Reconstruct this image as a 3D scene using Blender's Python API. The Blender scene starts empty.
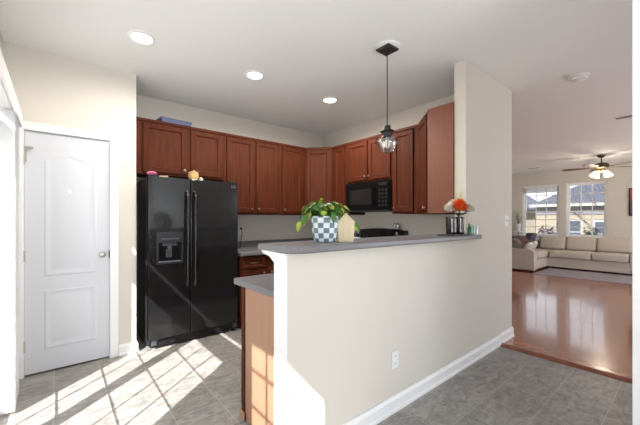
import bpy, bmesh, math, random
from mathutils import Vector, Matrix
from math import radians as R, pi, sin, cos

sc = bpy.context.scene
COL = sc.collection

# ------------------------------------------------------------------ camera, sky, sun, exposure
cam_d = bpy.data.cameras.new('camera')
cam_d.sensor_width = 36.0
cam_d.lens = 316 / 640 * 36.0
cam_d.shift_y = 7.5 / 640
cam_d.clip_start = 0.02
cam_d.clip_end = 300
cam = bpy.data.objects.new('camera', cam_d)
COL.objects.link(cam)
cam.location = (0, 0, 1.30)
cam.rotation_euler = (R(90), 0, R(-39.75))
sc.camera = cam

world = bpy.data.worlds.new('sky')
sc.world = world
world.use_nodes = True
bgn = world.node_tree.nodes['Background']
bgn.inputs[0].default_value = (0.86, 0.92, 1.0, 1)
bgn.inputs[1].default_value = 1.6

sun_d = bpy.data.lights.new('sun', 'SUN')
sun_d.energy = 15.5
sun_d.angle = R(0.5)
sun_d.color = (1.0, 0.97, 0.93)
sun = bpy.data.objects.new('sun', sun_d)
COL.objects.link(sun)
sun.rotation_euler = Vector((1.0, 0.81, -1.15)).to_track_quat('-Z', 'Y').to_euler()
sun.location = (-6, -5, 8)

# daylight area lamps, added outside the windows to brighten the rooms
def fill_lamp(name, loc, direction, sx, sy, power, col=(.80, .89, 1.0)):
    d = bpy.data.lights.new(name, 'AREA'); d.shape = 'RECTANGLE'; d.size = sx; d.size_y = sy; d.energy = power; d.color = col
    o = bpy.data.objects.new(name, d); COL.objects.link(o); o.location = loc
    o.rotation_euler = Vector(direction).to_track_quat('-Z', 'Y').to_euler()
fill_lamp('fill_dining_window', (.95, -2.95, 1.3), (0, 1, 1.3), 1.6, 1.7, 78)
fill_lamp('fill_living_window', (5.6, -2.95, 1.15), (0, 1, .5), 1.9, 2.0, 65)
fill_lamp('fill_living_window', (8.7, -2.95, 1.15), (0, 1, .5), 2.1, 2.0, 65)
fill_lamp('fill_patio_door', (-.52, 2.3, 1.1), (1, .1, .1), 1.7, 1.9, 8)
fill_lamp('fill_side_window', (-.50, -.1, 1.3), (1, .3, 1.2), 1.6, 1.4, 6)

vs = sc.view_settings
vs.view_transform = 'Standard'
vs.look = 'None'
vs.gamma = 1.0
vs.use_curve_mapping = False
vs.exposure = 0.08

# ------------------------------------------------------------------ helpers
class MB:
    """collects shapes; build() links them as one mesh object"""
    def __init__(self, M=None):
        self.bm = bmesh.new()
        self.M = M or Matrix()
    def _add(self, vs_, fs):
        v = [self.bm.verts.new(self.M @ Vector(p)) for p in vs_]
        out = []
        for f in fs:
            try:
                out.append(self.bm.faces.new([v[i] for i in f]))
            except ValueError:
                pass
        return v, out
    def box(self, x0, x1, y0, y1, z0, z1, bev=0, seg=2):
        x0, x1 = min(x0, x1), max(x0, x1); y0, y1 = min(y0, y1), max(y0, y1); z0, z1 = min(z0, z1), max(z0, z1)
        v, f = self._add([(x0,y0,z0),(x1,y0,z0),(x1,y1,z0),(x0,y1,z0),(x0,y0,z1),(x1,y0,z1),(x1,y1,z1),(x0,y1,z1)],
                         [(0,3,2,1),(4,5,6,7),(0,1,5,4),(1,2,6,5),(2,3,7,6),(3,0,4,7)])
        if bev > 0:
            es = list({e for ff in f for e in ff.edges})
            bmesh.ops.bevel(self.bm, geom=es, offset=bev, segments=seg, profile=0.5, affect='EDGES')
        return self
    def prism(self, pts, z0, z1):
        n = len(pts)
        self._add([(p[0], p[1], z0) for p in pts] + [(p[0], p[1], z1) for p in pts],
                  [tuple(range(n))[::-1], tuple(range(n, 2*n))] + [(i, (i+1) % n, n+(i+1) % n, n+i) for i in range(n)])
        return self
    def extr(self, pts3, vec):
        n = len(pts3); vec = Vector(vec)
        a = [Vector(p) for p in pts3]
        self._add(a + [p + vec for p in a],
                  [tuple(range(n))[::-1], tuple(range(n, 2*n))] + [(i, (i+1) % n, n+(i+1) % n, n+i) for i in range(n)])
        return self
    def tube(self, path, r, seg=10, cap=True):
        P = [Vector(p) for p in path]
        rs = r if isinstance(r, (list, tuple)) else [r]*len(P)
        rings = []; prev = None
        for i, p in enumerate(P):
            t = (P[min(i+1, len(P)-1)] - P[max(i-1, 0)]).normalized()
            if prev is None:
                a = Vector((0,0,1)) if abs(t.z) < .9 else Vector((1,0,0))
                n = t.cross(a).normalized()
            else:
                n = (prev - t*prev.dot(t)).normalized()
            prev = n; b = t.cross(n)
            rings.append([self.bm.verts.new(self.M @ (p + (n*cos(2*pi*k/seg) + b*sin(2*pi*k/seg))*rs[i])) for k in range(seg)])
        for i in range(len(P)-1):
            for k in range(seg):
                self.bm.faces.new((rings[i][k], rings[i][(k+1) % seg], rings[i+1][(k+1) % seg], rings[i+1][k]))
        if cap:
            self.bm.faces.new(rings[0][::-1]); self.bm.faces.new(rings[-1])
        return self
    def lathe(self, prof, c=(0,0,0), seg=24, axis=(0,0,1), cap=True):
        """prof: list of (radius, height along axis)"""
        q = Vector((0,0,1)).rotation_difference(Vector(axis).normalized()); c = Vector(c)
        rings = []
        for r_, h_ in prof:
            rings.append([self.bm.verts.new(self.M @ (c + q @ Vector((max(r_, 1e-4)*cos(2*pi*k/seg), max(r_, 1e-4)*sin(2*pi*k/seg), h_)))) for k in range(seg)])
        for i in range(len(prof)-1):
            for k in range(seg):
                self.bm.faces.new((rings[i][k], rings[i][(k+1) % seg], rings[i+1][(k+1) % seg], rings[i+1][k]))
        if cap:
            self.bm.faces.new(rings[0][::-1]); self.bm.faces.new(rings[-1])
        return self
    def ball(self, c, r, sx=1, sy=1, sz=1, u=16, v=10):
        m = self.M @ Matrix.Translation(Vector(c)) @ Matrix.Diagonal((sx, sy, sz, 1))
        bmesh.ops.create_uvsphere(self.bm, u_segments=u, v_segments=v, radius=r, matrix=m)
        return self
    def loops(self, rings, close_first=True, close_last=True):
        """bridge equal-length loops of 3D points"""
        RR = [[self.bm.verts.new(self.M @ Vector(p)) for p in ring] for ring in rings]
        n = len(RR[0])
        for i in range(len(RR)-1):
            for k in range(n):
                self.bm.faces.new((RR[i][k], RR[i][(k+1) % n], RR[i+1][(k+1) % n], RR[i+1][k]))
        if close_first: self.bm.faces.new(RR[0][::-1])
        if close_last: self.bm.faces.new(RR[-1])
        return self
    def build(self, name, mat, parent=None, smooth=False, recalc=True):
        bm = self.bm
        if recalc: bmesh.ops.recalc_face_normals(bm, faces=bm.faces)
        root = parent
        while root is not None and root.parent is not None: root = root.parent
        off = Vector(root.location) if root is not None else Vector((0,0,0))
        if root is None:
            # origin at the base centre of the mesh itself
            xs = [v.co.x for v in bm.verts]; ys = [v.co.y for v in bm.verts]; zs = [v.co.z for v in bm.verts]
            off = Vector(((min(xs)+max(xs))/2, (min(ys)+max(ys))/2, min(zs)))
        elif root.type == 'EMPTY' and parent is root or True:
            pass
        for v in bm.verts: v.co -= off
        me = bpy.data.meshes.new(name)
        bm.to_mesh(me); bm.free()
        if mat: me.materials.append(mat)
        if smooth:
            me.polygons.foreach_set('use_smooth', [True]*len(me.polygons))
            me.set_sharp_from_angle(angle=R(smooth if smooth is not True else 40))
        o = bpy.data.objects.new(name, me)
        COL.objects.link(o)
        if parent is not None: o.parent = parent
        else: o.location = off
        return o

def thing(name, label, cat, loc, group=None):
    o = bpy.data.objects.new(name, None)
    o.empty_display_size = 0.1
    COL.objects.link(o)
    o.location = loc
    o['label'] = label; o['category'] = cat
    if group: o['group'] = group
    return o
def tag(o, label, cat, group=None):
    o['label'] = label; o['category'] = cat
    if group: o['group'] = group
    return o
def struct(o, label=None, cat=None):
    o['kind'] = 'structure'
    if label: o['label'] = label
    if cat: o['category'] = cat
    return o
def frame(o, u, n):
    """local (u, out, z) -> world"""
    u = Vector(u).normalized(); n = Vector(n).normalized()
    return Matrix(((u.x, n.x, 0, o[0]), (u.y, n.y, 0, o[1]), (0, 0, 1, o[2]), (0, 0, 0, 1)))

# ------------------------------------------------------------------ materials
def srgb(r, g, b):
    f = lambda c: (c/255/12.92) if c/255 <= 0.04045 else ((c/255+0.055)/1.055)**2.4
    return (f(r), f(g), f(b), 1)
def mat(name, col, rough=0.5, metal=0, spec=0.5, noise=None, bump=None, coat=0, emit=None, trans=0, ior=1.45, alpha=1):
    """noise=(scale, amount, stretch) colour mottling; bump=(scale, strength)"""
    m = bpy.data.materials.new(name); m.use_nodes = True
    nt = m.node_tree; b = nt.nodes['Principled BSDF']
    b.inputs['Base Color'].default_value = col if len(col) == 4 else (*col, 1)
    b.inputs['Roughness'].default_value = rough
    b.inputs['Metallic'].default_value = metal
    b.inputs['Specular IOR Level'].default_value = spec
    b.inputs['Coat Weight'].default_value = coat
    b.inputs['IOR'].default_value = ior
    b.inputs['Transmission Weight'].default_value = trans
    b.inputs['Alpha'].default_value = alpha
    if emit:
        b.inputs['Emission Color'].default_value = (*emit[0], 1)
        b.inputs['Emission Strength'].default_value = emit[1]
    tc = nt.nodes.new('ShaderNodeTexCoord')
    if noise:
        s, amt, st = noise
        mp = nt.nodes.new('ShaderNodeMapping'); mp.inputs['Scale'].default_value = st
        nt.links.new(tc.outputs['Object'], mp.inputs[0])
        nz = nt.nodes.new('ShaderNodeTexNoise'); nz.inputs['Scale'].default_value = s; nz.inputs['Detail'].default_value = 5
        nt.links.new(mp.outputs[0], nz.inputs['Vector'])
        rp = nt.nodes.new('ShaderNodeValToRGB')
        c = col[:3]
        rp.color_ramp.elements[0].position = .3; rp.color_ramp.elements[1].position = .7
        rp.color_ramp.elements[0].color = (*[x*(1-amt) for x in c], 1)
        rp.color_ramp.elements[1].color = (*[min(1, x*(1+amt)) for x in c], 1)
        nt.links.new(nz.outputs['Fac'], rp.inputs[0]); nt.links.new(rp.outputs[0], b.inputs['Base Color'])
    if bump:
        nz = nt.nodes.new('ShaderNodeTexNoise'); nz.inputs['Scale'].default_value = bump[0]; nz.inputs['Detail'].default_value = 3
        nt.links.new(tc.outputs['Object'], nz.inputs['Vector'])
        bp = nt.nodes.new('ShaderNodeBump'); bp.inputs['Strength'].default_value = bump[1]; bp.inputs['Distance'].default_value = 0.004
        nt.links.new(nz.outputs['Fac'], bp.inputs['Height']); nt.links.new(bp.outputs[0], b.inputs['Normal'])
    return m

def clear_glass(name, tint=(1, 1, 1), rough=0.0, gloss=0.06):
    m = bpy.data.materials.new(name); m.use_nodes = True
    nt = m.node_tree; nt.nodes.remove(nt.nodes['Principled BSDF'])
    t = nt.nodes.new('ShaderNodeBsdfTransparent'); t.inputs[0].default_value = (*tint, 1)
    g = nt.nodes.new('ShaderNodeBsdfGlossy'); g.inputs['Roughness'].default_value = rough
    lw = nt.nodes.new('ShaderNodeLayerWeight'); lw.inputs[0].default_value = .5
    pw = nt.nodes.new('ShaderNodeMath'); pw.operation = 'POWER'; pw.inputs[1].default_value = 4.0
    fr = nt.nodes.new('ShaderNodeMath'); fr.operation = 'MULTIPLY_ADD'; fr.inputs[1].default_value = .7; fr.inputs[2].default_value = gloss*.6
    nt.links.new(lw.outputs['Facing'], pw.inputs[0]); nt.links.new(pw.outputs[0], fr.inputs[0])
    mx = nt.nodes.new('ShaderNodeMixShader')
    nt.links.new(fr.outputs[0], mx.inputs[0]); nt.links.new(t.outputs[0], mx.inputs[1]); nt.links.new(g.outputs[0], mx.inputs[2])
    nt.links.new(mx.outputs[0], nt.nodes['Material Output'].inputs[0])
    return m

def tile_mat():
    m = bpy.data.materials.new('vinyl_tile'); m.use_nodes = True
    nt = m.node_tree; b = nt.nodes['Principled BSDF']; L = nt.links
    tc = nt.nodes.new('ShaderNodeTexCoord')
    geo = nt.nodes.new('ShaderNodeNewGeometry')
    mp = nt.nodes.new('ShaderNodeMapping'); mp.inputs['Location'].default_value = (0.02, -0.1, 0)
    L.new(geo.outputs['Position'], mp.inputs[0])
    br = nt.nodes.new('ShaderNodeTexBrick')
    br.offset = 0.0; br.squash = 1.0
    br.inputs['Scale'].default_value = 1.0
    br.inputs['Brick Width'].default_value = 0.305; br.inputs['Row Height'].default_value = 0.30
    br.inputs['Mortar Size'].default_value = 0.0028; br.inputs['Mortar Smooth'].default_value = 0.2
    br.inputs['Color1'].default_value = (0.75, 0.75, 0.75, 1); br.inputs['Color2'].default_value = (1.15, 1.15, 1.15, 1)
    br.inputs['Mortar'].default_value = (1, 1, 1, 1)
    L.new(mp.outputs[0], br.inputs['Vector'])
    n1 = nt.nodes.new('ShaderNodeTexNoise'); n1.inputs['Scale'].default_value = 9; n1.inputs['Detail'].default_value = 8; n1.inputs['Roughness'].default_value = .7
    n1.inputs['Distortion'].default_value = 1.2
    mp2 = nt.nodes.new('ShaderNodeMapping'); mp2.inputs['Rotation'].default_value = (0, 0, .6); mp2.inputs['Scale'].default_value = (1, 1.9, 1)
    L.new(geo.outputs['Position'], mp2.inputs[0]); L.new(mp2.outputs[0], n1.inputs['Vector'])
    rp = nt.nodes.new('ShaderNodeValToRGB'); e = rp.color_ramp.elements
    e[0].position = .34; e[0].color = srgb(116, 113, 111); e[1].position = .66; e[1].color = srgb(164, 160, 155)
    L.new(n1.outputs['Fac'], rp.inputs[0])
    mul = nt.nodes.new('ShaderNodeMix'); mul.data_type = 'RGBA'; mul.blend_type = 'MULTIPLY'; mul.inputs[0].default_value = .35
    L.new(rp.outputs[0], mul.inputs[6]); L.new(br.outputs['Color'], mul.inputs[7])
    mx = nt.nodes.new('ShaderNodeMix'); mx.data_type = 'RGBA'; mx.inputs[7].default_value = srgb(170, 163, 150)
    L.new(br.outputs['Fac'], mx.inputs[0]); L.new(mul.outputs[2], mx.inputs[6])
    L.new(mx.outputs[2], b.inputs['Base Color'])
    b.inputs['Roughness'].default_value = .38
    bp = nt.nodes.new('ShaderNodeBump'); bp.inputs['Strength'].default_value = .25; bp.inputs['Distance'].default_value = .003
    L.new(n1.outputs['Fac'], bp.inputs['Height']); L.new(bp.outputs[0], b.inputs['Normal'])
    return m

def plank_mat():
    m = bpy.data.materials.new('hardwood_planks'); m.use_nodes = True
    nt = m.node_tree; b = nt.nodes['Principled BSDF']; L = nt.links
    geo = nt.nodes.new('ShaderNodeNewGeometry')
    mp = nt.nodes.new('ShaderNodeMapping'); mp.inputs['Rotation'].default_value = (0, 0, pi/2)
    L.new(geo.outputs['Position'], mp.inputs[0])
    br = nt.nodes.new('ShaderNodeTexBrick'); br.offset = .37
    br.inputs['Scale'].default_value = 1; br.inputs['Brick Width'].default_value = .9; br.inputs['Row Height'].default_value = .075
    br.inputs['Mortar Size'].default_value = .0012
    br.inputs['Color1'].default_value = srgb(168, 86, 46); br.inputs['Color2'].default_value = srgb(146, 68, 36); br.inputs['Mortar'].default_value = srgb(95, 52, 36)
    L.new(mp.outputs[0], br.inputs['Vector'])
    mp2 = nt.nodes.new('ShaderNodeMapping'); mp2.inputs['Scale'].default_value = (30, 2.5, 1)
    L.new(geo.outputs['Position'], mp2.inputs[0])
    n1 = nt.nodes.new('ShaderNodeTexNoise'); n1.inputs['Scale'].default_value = 1.5; n1.inputs['Detail'].default_value = 6
    L.new(mp2.outputs[0], n1.inputs['Vector'])
    rp = nt.nodes.new('ShaderNodeValToRGB'); e = rp.color_ramp.elements
    e[0].position = .3; e[0].color = (.75, .75, .75, 1); e[1].position = .7; e[1].color = (1.1, 1.1, 1.1, 1)
    L.new(n1.outputs['Fac'], rp.inputs[0])
    mx = nt.nodes.new('ShaderNodeMix'); mx.data_type = 'RGBA'; mx.blend_type = 'MULTIPLY'; mx.inputs[0].default_value = .8
    L.new(br.outputs['Color'], mx.inputs[6]); L.new(rp.outputs[0], mx.inputs[7])
    L.new(mx.outputs[2], b.inputs['Base Color'])
    b.inputs['Roughness'].default_value = .22
    b.inputs['Specular IOR Level'].default_value = .6
    b.inputs['Coat Weight'].default_value = .75; b.inputs['Coat IOR'].default_value = 1.6; b.inputs['Coat Roughness'].default_value = .085
    n2 = nt.nodes.new('ShaderNodeTexNoise'); n2.inputs['Scale'].default_value = 14; n2.inputs['Detail'].default_value = 3
    L.new(geo.outputs['Position'], n2.inputs['Vector'])
    bp = nt.nodes.new('ShaderNodeBump'); bp.inputs['Strength'].default_value = .05; bp.inputs['Distance'].default_value = .004
    L.new(n2.outputs['Fac'], bp.inputs['Height']); L.new(bp.outputs[0], b.inputs['Normal']); L.new(bp.outputs[0], b.inputs['Coat Normal'])
    return m

def check_mat():
    """teal-grey and white checks wrapped round a pot"""
    m = bpy.data.materials.new('checked_glaze'); m.use_nodes = True
    nt = m.node_tree; b = nt.nodes['Principled BSDF']; L = nt.links
    tc = nt.nodes.new('ShaderNodeTexCoord')
    sep = nt.nodes.new('ShaderNodeSeparateXYZ'); L.new(tc.outputs['Object'], sep.inputs[0])
    def M(op, a, bb=None):
        n = nt.nodes.new('ShaderNodeMath'); n.operation = op
        for i, x in enumerate((a, bb)):
            if x is None: continue
            if isinstance(x, (int, float)): n.inputs[i].default_value = x
            else: L.new(x, n.inputs[i])
        return n.outputs[0]
    ang = M('ARCTAN2', sep.outputs[1], sep.outputs[0])
    a = M('FLOOR', M('MULTIPLY', M('ADD', ang, 10), 14/(2*pi)))
    z = M('FLOOR', M('MULTIPLY', M('ADD', sep.outputs[2], 1.0), 1/.031))
    k = M('FLOORED_MODULO', M('ADD', a, z), 2)
    mx = nt.nodes.new('ShaderNodeMix'); mx.data_type = 'RGBA'
    mx.inputs[6].default_value = srgb(226, 232, 238); mx.inputs[7].default_value = srgb(104, 128, 132)
    L.new(k, mx.inputs[0]); L.new(mx.outputs[2], b.inputs['Base Color'])
    b.inputs['Roughness'].default_value = .35
    return m

def siding_mat(name, col):
    m = bpy.data.materials.new(name); m.use_nodes = True
    nt = m.node_tree; b = nt.nodes['Principled BSDF']; L = nt.links
    geo = nt.nodes.new('ShaderNodeNewGeometry')
    w = nt.nodes.new('ShaderNodeTexWave'); w.wave_type = 'BANDS'; w.bands_direction = 'Z'; w.wave_profile = 'SAW'
    w.inputs['Scale'].default_value = 1.6
    L.new(geo.outputs['Position'], w.inputs['Vector'])
    bp = nt.nodes.new('ShaderNodeBump'); bp.inputs['Strength'].default_value = .4; bp.inputs['Distance'].default_value = .02
    L.new(w.outputs['Fac'], bp.inputs['Height']); L.new(bp.outputs[0], b.inputs['Normal'])
    b.inputs['Base Color'].default_value = col; b.inputs['Roughness'].default_value = .9; b.inputs['Specular IOR Level'].default_value = .1
    return m

PAINT = mat('cream_wall_paint', srgb(218, 212, 202), .75, spec=.25, bump=(220, .12))
CEILP = mat('ceiling_paint', srgb(238, 238, 238), .85, spec=.2)
WHITE = mat('white_trim_paint', srgb(240, 240, 240), .4)
DOORW = mat('white_door_paint', srgb(214, 217, 223), .42, bump=(40, .03))
TILE = tile_mat(); PLANK = plank_mat()
STRIP = mat('threshold_wood', srgb(138, 80, 54), .25, noise=(4, .25, (20, 2, 2)), coat=.5)
CHERRY = mat('cherry_wood', srgb(77, 35, 18), .6, spec=.15, noise=(3.0, .30, (14, 14, 1.1)))
CHERRYP = mat('cherry_panel_wood', srgb(78, 33, 18), .5, noise=(2.5, .38, (16, 16, .9)), coat=.25)
ENDP = mat('cabinet_end_veneer', srgb(166, 126, 100), .45, noise=(3, .07, (22, 22, .8)))
ENDR = mat('cherry_end_veneer', srgb(124, 72, 52), .45, noise=(3, .06, (22, 22, .8)))
LAM = mat('grey_laminate', srgb(116, 115, 118), .3, noise=(160, .22, (1, 1, 1)))
NICKEL = mat('brushed_nickel', srgb(196, 190, 180), .28, metal=1)
CHROME = mat('chrome', srgb(220, 222, 226), .1, metal=1)
BLACKG = mat('gloss_black', (.012, .012, .013), .14, coat=.3)
BLACKA = mat('appliance_black', (.006, .006, .007), .1, spec=.12)
BLACKM = mat('matte_black', (.018, .018, .019), .5)
BLACKS = mat('black_screen_glass', (.008, .008, .009), .06)
DGREY = mat('dark_grey_plastic', srgb(72, 75, 82), .4)
GREYS = mat('grey_plastic', srgb(120, 124, 132), .4)
WPLAS = mat('white_plastic', srgb(236, 236, 234), .35)
DARKSLOT = mat('dark_slot', srgb(60, 58, 56), .6)
GLASS = clear_glass('window_glass')
VINYL = mat('white_vinyl', srgb(242, 243, 245), .4)
def vane_mat():
    m = bpy.data.materials.new('white_blind_vane'); m.use_nodes = True
    nt = m.node_tree; b = nt.nodes['Principled BSDF']
    b.inputs['Base Color'].default_value = srgb(244, 244, 244); b.inputs['Roughness'].default_value = .5
    t = nt.nodes.new('ShaderNodeBsdfTranslucent'); t.inputs[0].default_value = srgb(240, 240, 240)
    mx = nt.nodes.new('ShaderNodeMixShader'); mx.inputs[0].default_value = .35
    nt.links.new(b.outputs[0], mx.inputs[1]); nt.links.new(t.outputs[0], mx.inputs[2])
    nt.links.new(mx.outputs[0], nt.nodes['Material Output'].inputs[0])
    return m
VANE = vane_mat()
LAMPON = mat('lit_lens', srgb(255, 252, 245), .4, emit=((1, .95, .86), 9.0))
BRONZE = mat('bronze_metal', srgb(92, 80, 66), .35, metal=.8)
BRASS = mat('antique_brass', srgb(150, 122, 84), .3, metal=.9)
BLADE = mat('fan_blade_wood', srgb(84, 64, 52), .45, noise=(3, .2, (3, 3, 3)))
SHADEW = mat('lit_frosted_shade', srgb(255, 244, 225), .4, emit=((1, .86, .66), 6.0))
SOFAF = mat('taupe_upholstery', srgb(200, 189, 177), .9, spec=.15, noise=(24, .06, (1, 1, 1)), bump=(260, .25))
RUGM = mat('grey_rug_pile', srgb(158, 154, 160), .95, spec=.1, noise=(9, .12, (1, 1, 1)), bump=(300, .5))
LEAF = mat('green_leaf', srgb(70, 118, 48), .42, noise=(22, .45, (1, 1, 1)))
LEAFY = mat('yellow_green_leaf', srgb(158, 170, 66), .45, noise=(30, .3, (1, 1, 1)))
TANW = mat('pale_raw_wood', srgb(222, 203, 170), .7, noise=(4, .06, (8, 8, 1)))
FROOF = siding_mat('slate_blue_shingles', srgb(66, 70, 80))
HTRIM = mat('house_trim', srgb(150, 150, 152), .8, spec=.1)

# ------------------------------------------------------------------ setting: floor, ceiling, walls
H = 2.73
XL, XR, YB, YS = -0.33, 11.10, 4.10, -2.8
m = MB(); m.box(-.45, 3.56, YS-.12, YB+.12, -.08, 0); struct(m.build('floor', TILE))
m = MB(); m.box(3.56, XR+.15, YS-.12, YB+.12, -.08, .012); struct(m.build('floor_living', PLANK))
m = MB(); m.box(-.45, XR+.15, YS-.12, YB+.12, H, H+.12); struct(m.build('ceiling', CEILP))
m = MB()
m.extr([(3.505, 0, 0), (3.575, 0, 0), (3.575, 0, .022), (3.545, 0, .022), (3.512, 0, .008)], (0, 1.327, 0))
m.extr([(3.505, -2.8, 0), (3.575, -2.8, 0), (3.575, -2.8, .022), (3.545, -2.8, .022), (3.512, -2.8, .008)], (0, 2.8, 0))
struct(m.build('trim_1', STRIP))

def wall_x(name, x0, x1, y0, y1, holes, mt=PAINT, ztop=H):
    """wall slab facing x with rectangular holes (ya, yb, za, zb), sorted by y"""
    m = MB(); y = y0
    for ya, yb, za, zb in sorted(holes):
        m.box(x0, x1, y, ya, 0, ztop)
        if za > 0: m.box(x0, x1, ya, yb, 0, za)
        if zb < ztop: m.box(x0, x1, ya, yb, zb, ztop)
        y = yb
    m.box(x0, x1, y, y1, 0, ztop)
    return struct(m.build(name, mt))
def wall_y(name, y0, y1, x0, x1, holes, mt=PAINT, ztop=H):
    m = MB(); x = x0
    for xa, xb, za, zb in sorted(holes):
        m.box(x, xa, y0, y1, 0, ztop)
        if za > 0: m.box(xa, xb, y0, y1, 0, za)
        if zb < ztop: m.box(xa, xb, y0, y1, zb, ztop)
        x = xb
    m.box(x, x1, y0, y1, 0, ztop)
    return struct(m.build(name, mt))

wall_x('wall_left', -.45, XL, YS, YB, [(1.42, 3.28, 0, 2.25), (-1.02, .86, .5, 2.16)])
wall_x('wall_far', XR, XR+.15, YS, YB, [(2.60, 3.52, .82, 2.34), (1.56, 2.43, .82, 2.34)])
wall_y('wall_back', YB, YB+.12, -.45, XR+.15, [])
wall_y('wall_front', YS-.12, YS, -.45, XR+.15, [(.1, 1.8, .4, 2.2), (4.6, 6.6, .1, 2.2), (7.6, 9.8, .1, 2.2)])
# pantry box with the white door
PY, PX = 3.56, 0.60
m = MB()
m.box(XL, -.215, PY, PY+.1, 0, H); m.box(.385, PX, PY, PY+.1, 0, H); m.box(-.215, .385, PY, PY+.1, 2.05, H)
m.box(PX-.1, PX, PY+.1, YB, 0, H)
struct(m.build('wall_pantry', PAINT))
# kitchen right wall and the partition (half wall + full-height end)
m = MB(); m.box(3.48, 3.88, 1.44, YB, 0, H); struct(m.build('wall_right', PAINT))
HX = .894
m = MB(); m.box(HX, 2.80, 1.335, 1.44, 0, 1.13); m.box(2.80, 3.88, 1.335, 1.44, 0, H)
struct(m.build('wall_partition', PAINT))
m = MB(); m.box(HX-.012, HX-.0005, 1.332, 1.443, 0, 1.128, .002); struct(m.build('trim_2', WHITE))
# end of the wall beside the camera
m = MB(); m.box(2.05, 2.17, YS, .2, 0, H); struct(m.build('wall_near', WHITE))

def base_profile(m, p0, p1, n, h=.105, t=.014):
    p0, p1, n = Vector(p0), Vector(p1), Vector(n)
    z = Vector((0, 0, 1))
    prof = [(0, 0), (t+.008, 0), (t+.008, .018), (t, .026), (t, h-.025), (t*.55, h-.01), (t*.4, h), (0, h)]
    m.extr([p0 + n*(a+.0005) + z*b for a, b in prof], p1-p0)
m = MB(); base_profile(m, (HX-.012, 1.335, 0), (3.56, 1.335, 0), (0, -1, 0)); base_profile(m, (3.56, 1.335, .012), (3.895, 1.335, .012), (0, -1, 0))
struct(m.build('baseboard_partition', WHITE))
m = MB(); base_profile(m, (.455, PY, 0), (PX, PY, 0), (0, -1, 0)); base_profile(m, (PX, PY-.014, 0), (PX, PY+.3, 0), (1, 0, 0))
struct(m.build('baseboard_pantry', WHITE))
m = MB(); base_profile(m, (XR, YS, .012), (XR, YB, .012), (-1, 0, 0)); struct(m.build('baseboard_far', WHITE))

# ------------------------------------------------------------------ windows and doors of the shell
def sash(m, X, y0, y1, z0, z1, cols, rows, rail=.04, bar=.02, dep=.035):
    m.box(X-dep/2, X+dep/2, y0, y0+rail, z0, z1); m.box(X-dep/2, X+dep/2, y1-rail, y1, z0, z1)
    m.box(X-dep/2, X+dep/2, y0+rail, y1-rail, z0, z0+rail); m.box(X-dep/2, X+dep/2, y0+rail, y1-rail, z1-rail, z1)
    for i in range(1, cols):
        y = y0+rail + (y1-y0-2*rail)*i/cols
        m.box(X-.009, X+.009, y-bar/2, y+bar/2, z0+rail, z1-rail)
    for j in range(1, rows):
        z = z0+rail + (z1-z0-2*rail)*j/rows
        m.box(X-.0085, X+.0085, y0+rail, y1-rail, z-bar/2, z+bar/2)
def far_window(n, y0, y1, z0, z1):
    X = XR+.10
    m = MB()
    for a, b, c, d in ((y0, y0+.03, z0, z1), (y1-.03, y1, z0, z1), (y0+.03, y1-.03, z0, z0+.03), (y0+.03, y1-.03, z1-.03, z1)):
        m.box(X-.045, X+.05, a, b, c, d)
    m.box(XR-.03, X-.045, y0+.001, y1-.001, z0, z0+.02)
    f = struct(m.build('window_%d' % n, VINYL))
    zm = (z0+z1)/2 - .04
    s = MB(); sash(s, X+.02, y0+.03, y1-.03, zm-.02, z1-.03, 3, 3); s.build('upper_sash', VINYL, f)
    s = MB(); sash(s, X-.02, y0+.03, y1-.03, z0+.03, zm+.02, 3, 3); s.build('lower_sash', VINYL, f)
    s = MB(); s.box(X+.019, X+.021, y0+.06, y1-.06, zm, z1-.06); s.build('glass_pane', GLASS, f)
    s = MB(); s.box(X-.021, X-.019, y0+.06, y1-.06, z0+.06, zm); s.build('glass_pane', GLASS, f)
    return f
far_window(1, 2.60, 3.52, .82, 2.34)
far_window(2, 1.56, 2.43, .82, 2.34)

def bars_x(m, X, ys, zs, t=.018):
    """rectangular strips in the plane x=X; ys / zs are (lo, hi) solid bands"""
    for a, b in ys: m.box(X-t, X+t, a, b, zs[0], zs[1])
# sliding patio door in the left wall: two leaves with lites under a transom
GX = -.36
m = MB()
m.box(GX-.03, GX+.03, 1.42, 1.46, 0, 2.25); m.box(GX-.03, GX+.03, 3.24, 3.28, 0, 2.25)
m.box(GX-.03, GX+.03, 1.46, 3.24, 2.13, 2.25); m.box(GX-.03, GX+.03, 1.46, 3.24, 1.86, 2.02); m.box(GX-.03, GX+.03, 1.46, 3.24, 0, .03)
d1 = struct(m.build('door_1', VINYL))
def leaf(y0, g0, g1, y1, ms, name):
    m = MB()
    m.box(GX-.02, GX+.02, y0, g0, .03, 1.86); m.box(GX-.02, GX+.02, g1, y1, .03, 1.86)
    m.box(GX-.02, GX+.02, g0, g1, .03, .11); m.box(GX-.02, GX+.02, g0, g1, 1.77, 1.86)
    for y in ms: m.box(GX-.004, GX+.004, y-.006, y+.006, .11, 1.77)
    for z in (.41, .756, 1.104, 1.466): m.box(GX-.0035, GX+.0035, g0, g1, z-.006, z+.006)
    o = m.build(name, VINYL, d1)
    g = MB(); g.box(GX-.002, GX+.002, g0, g1, .11, 1.77); g.build('glass_pane', GLASS, d1)
leaf(1.46, 1.535, 2.313, 2.37, (1.772, 2.032), 'sliding_leaf')
leaf(2.37, 2.43, 3.18, 3.24, (2.65, 2.90), 'sliding_leaf')
g = MB(); g.box(GX-.002, GX+.002, 1.54, 3.2, 2.02, 2.13); g.box(GX-.02, GX+.02, 1.46, 1.54, 2.02, 2.13); g.build('transom', GLASS, d1)
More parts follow.
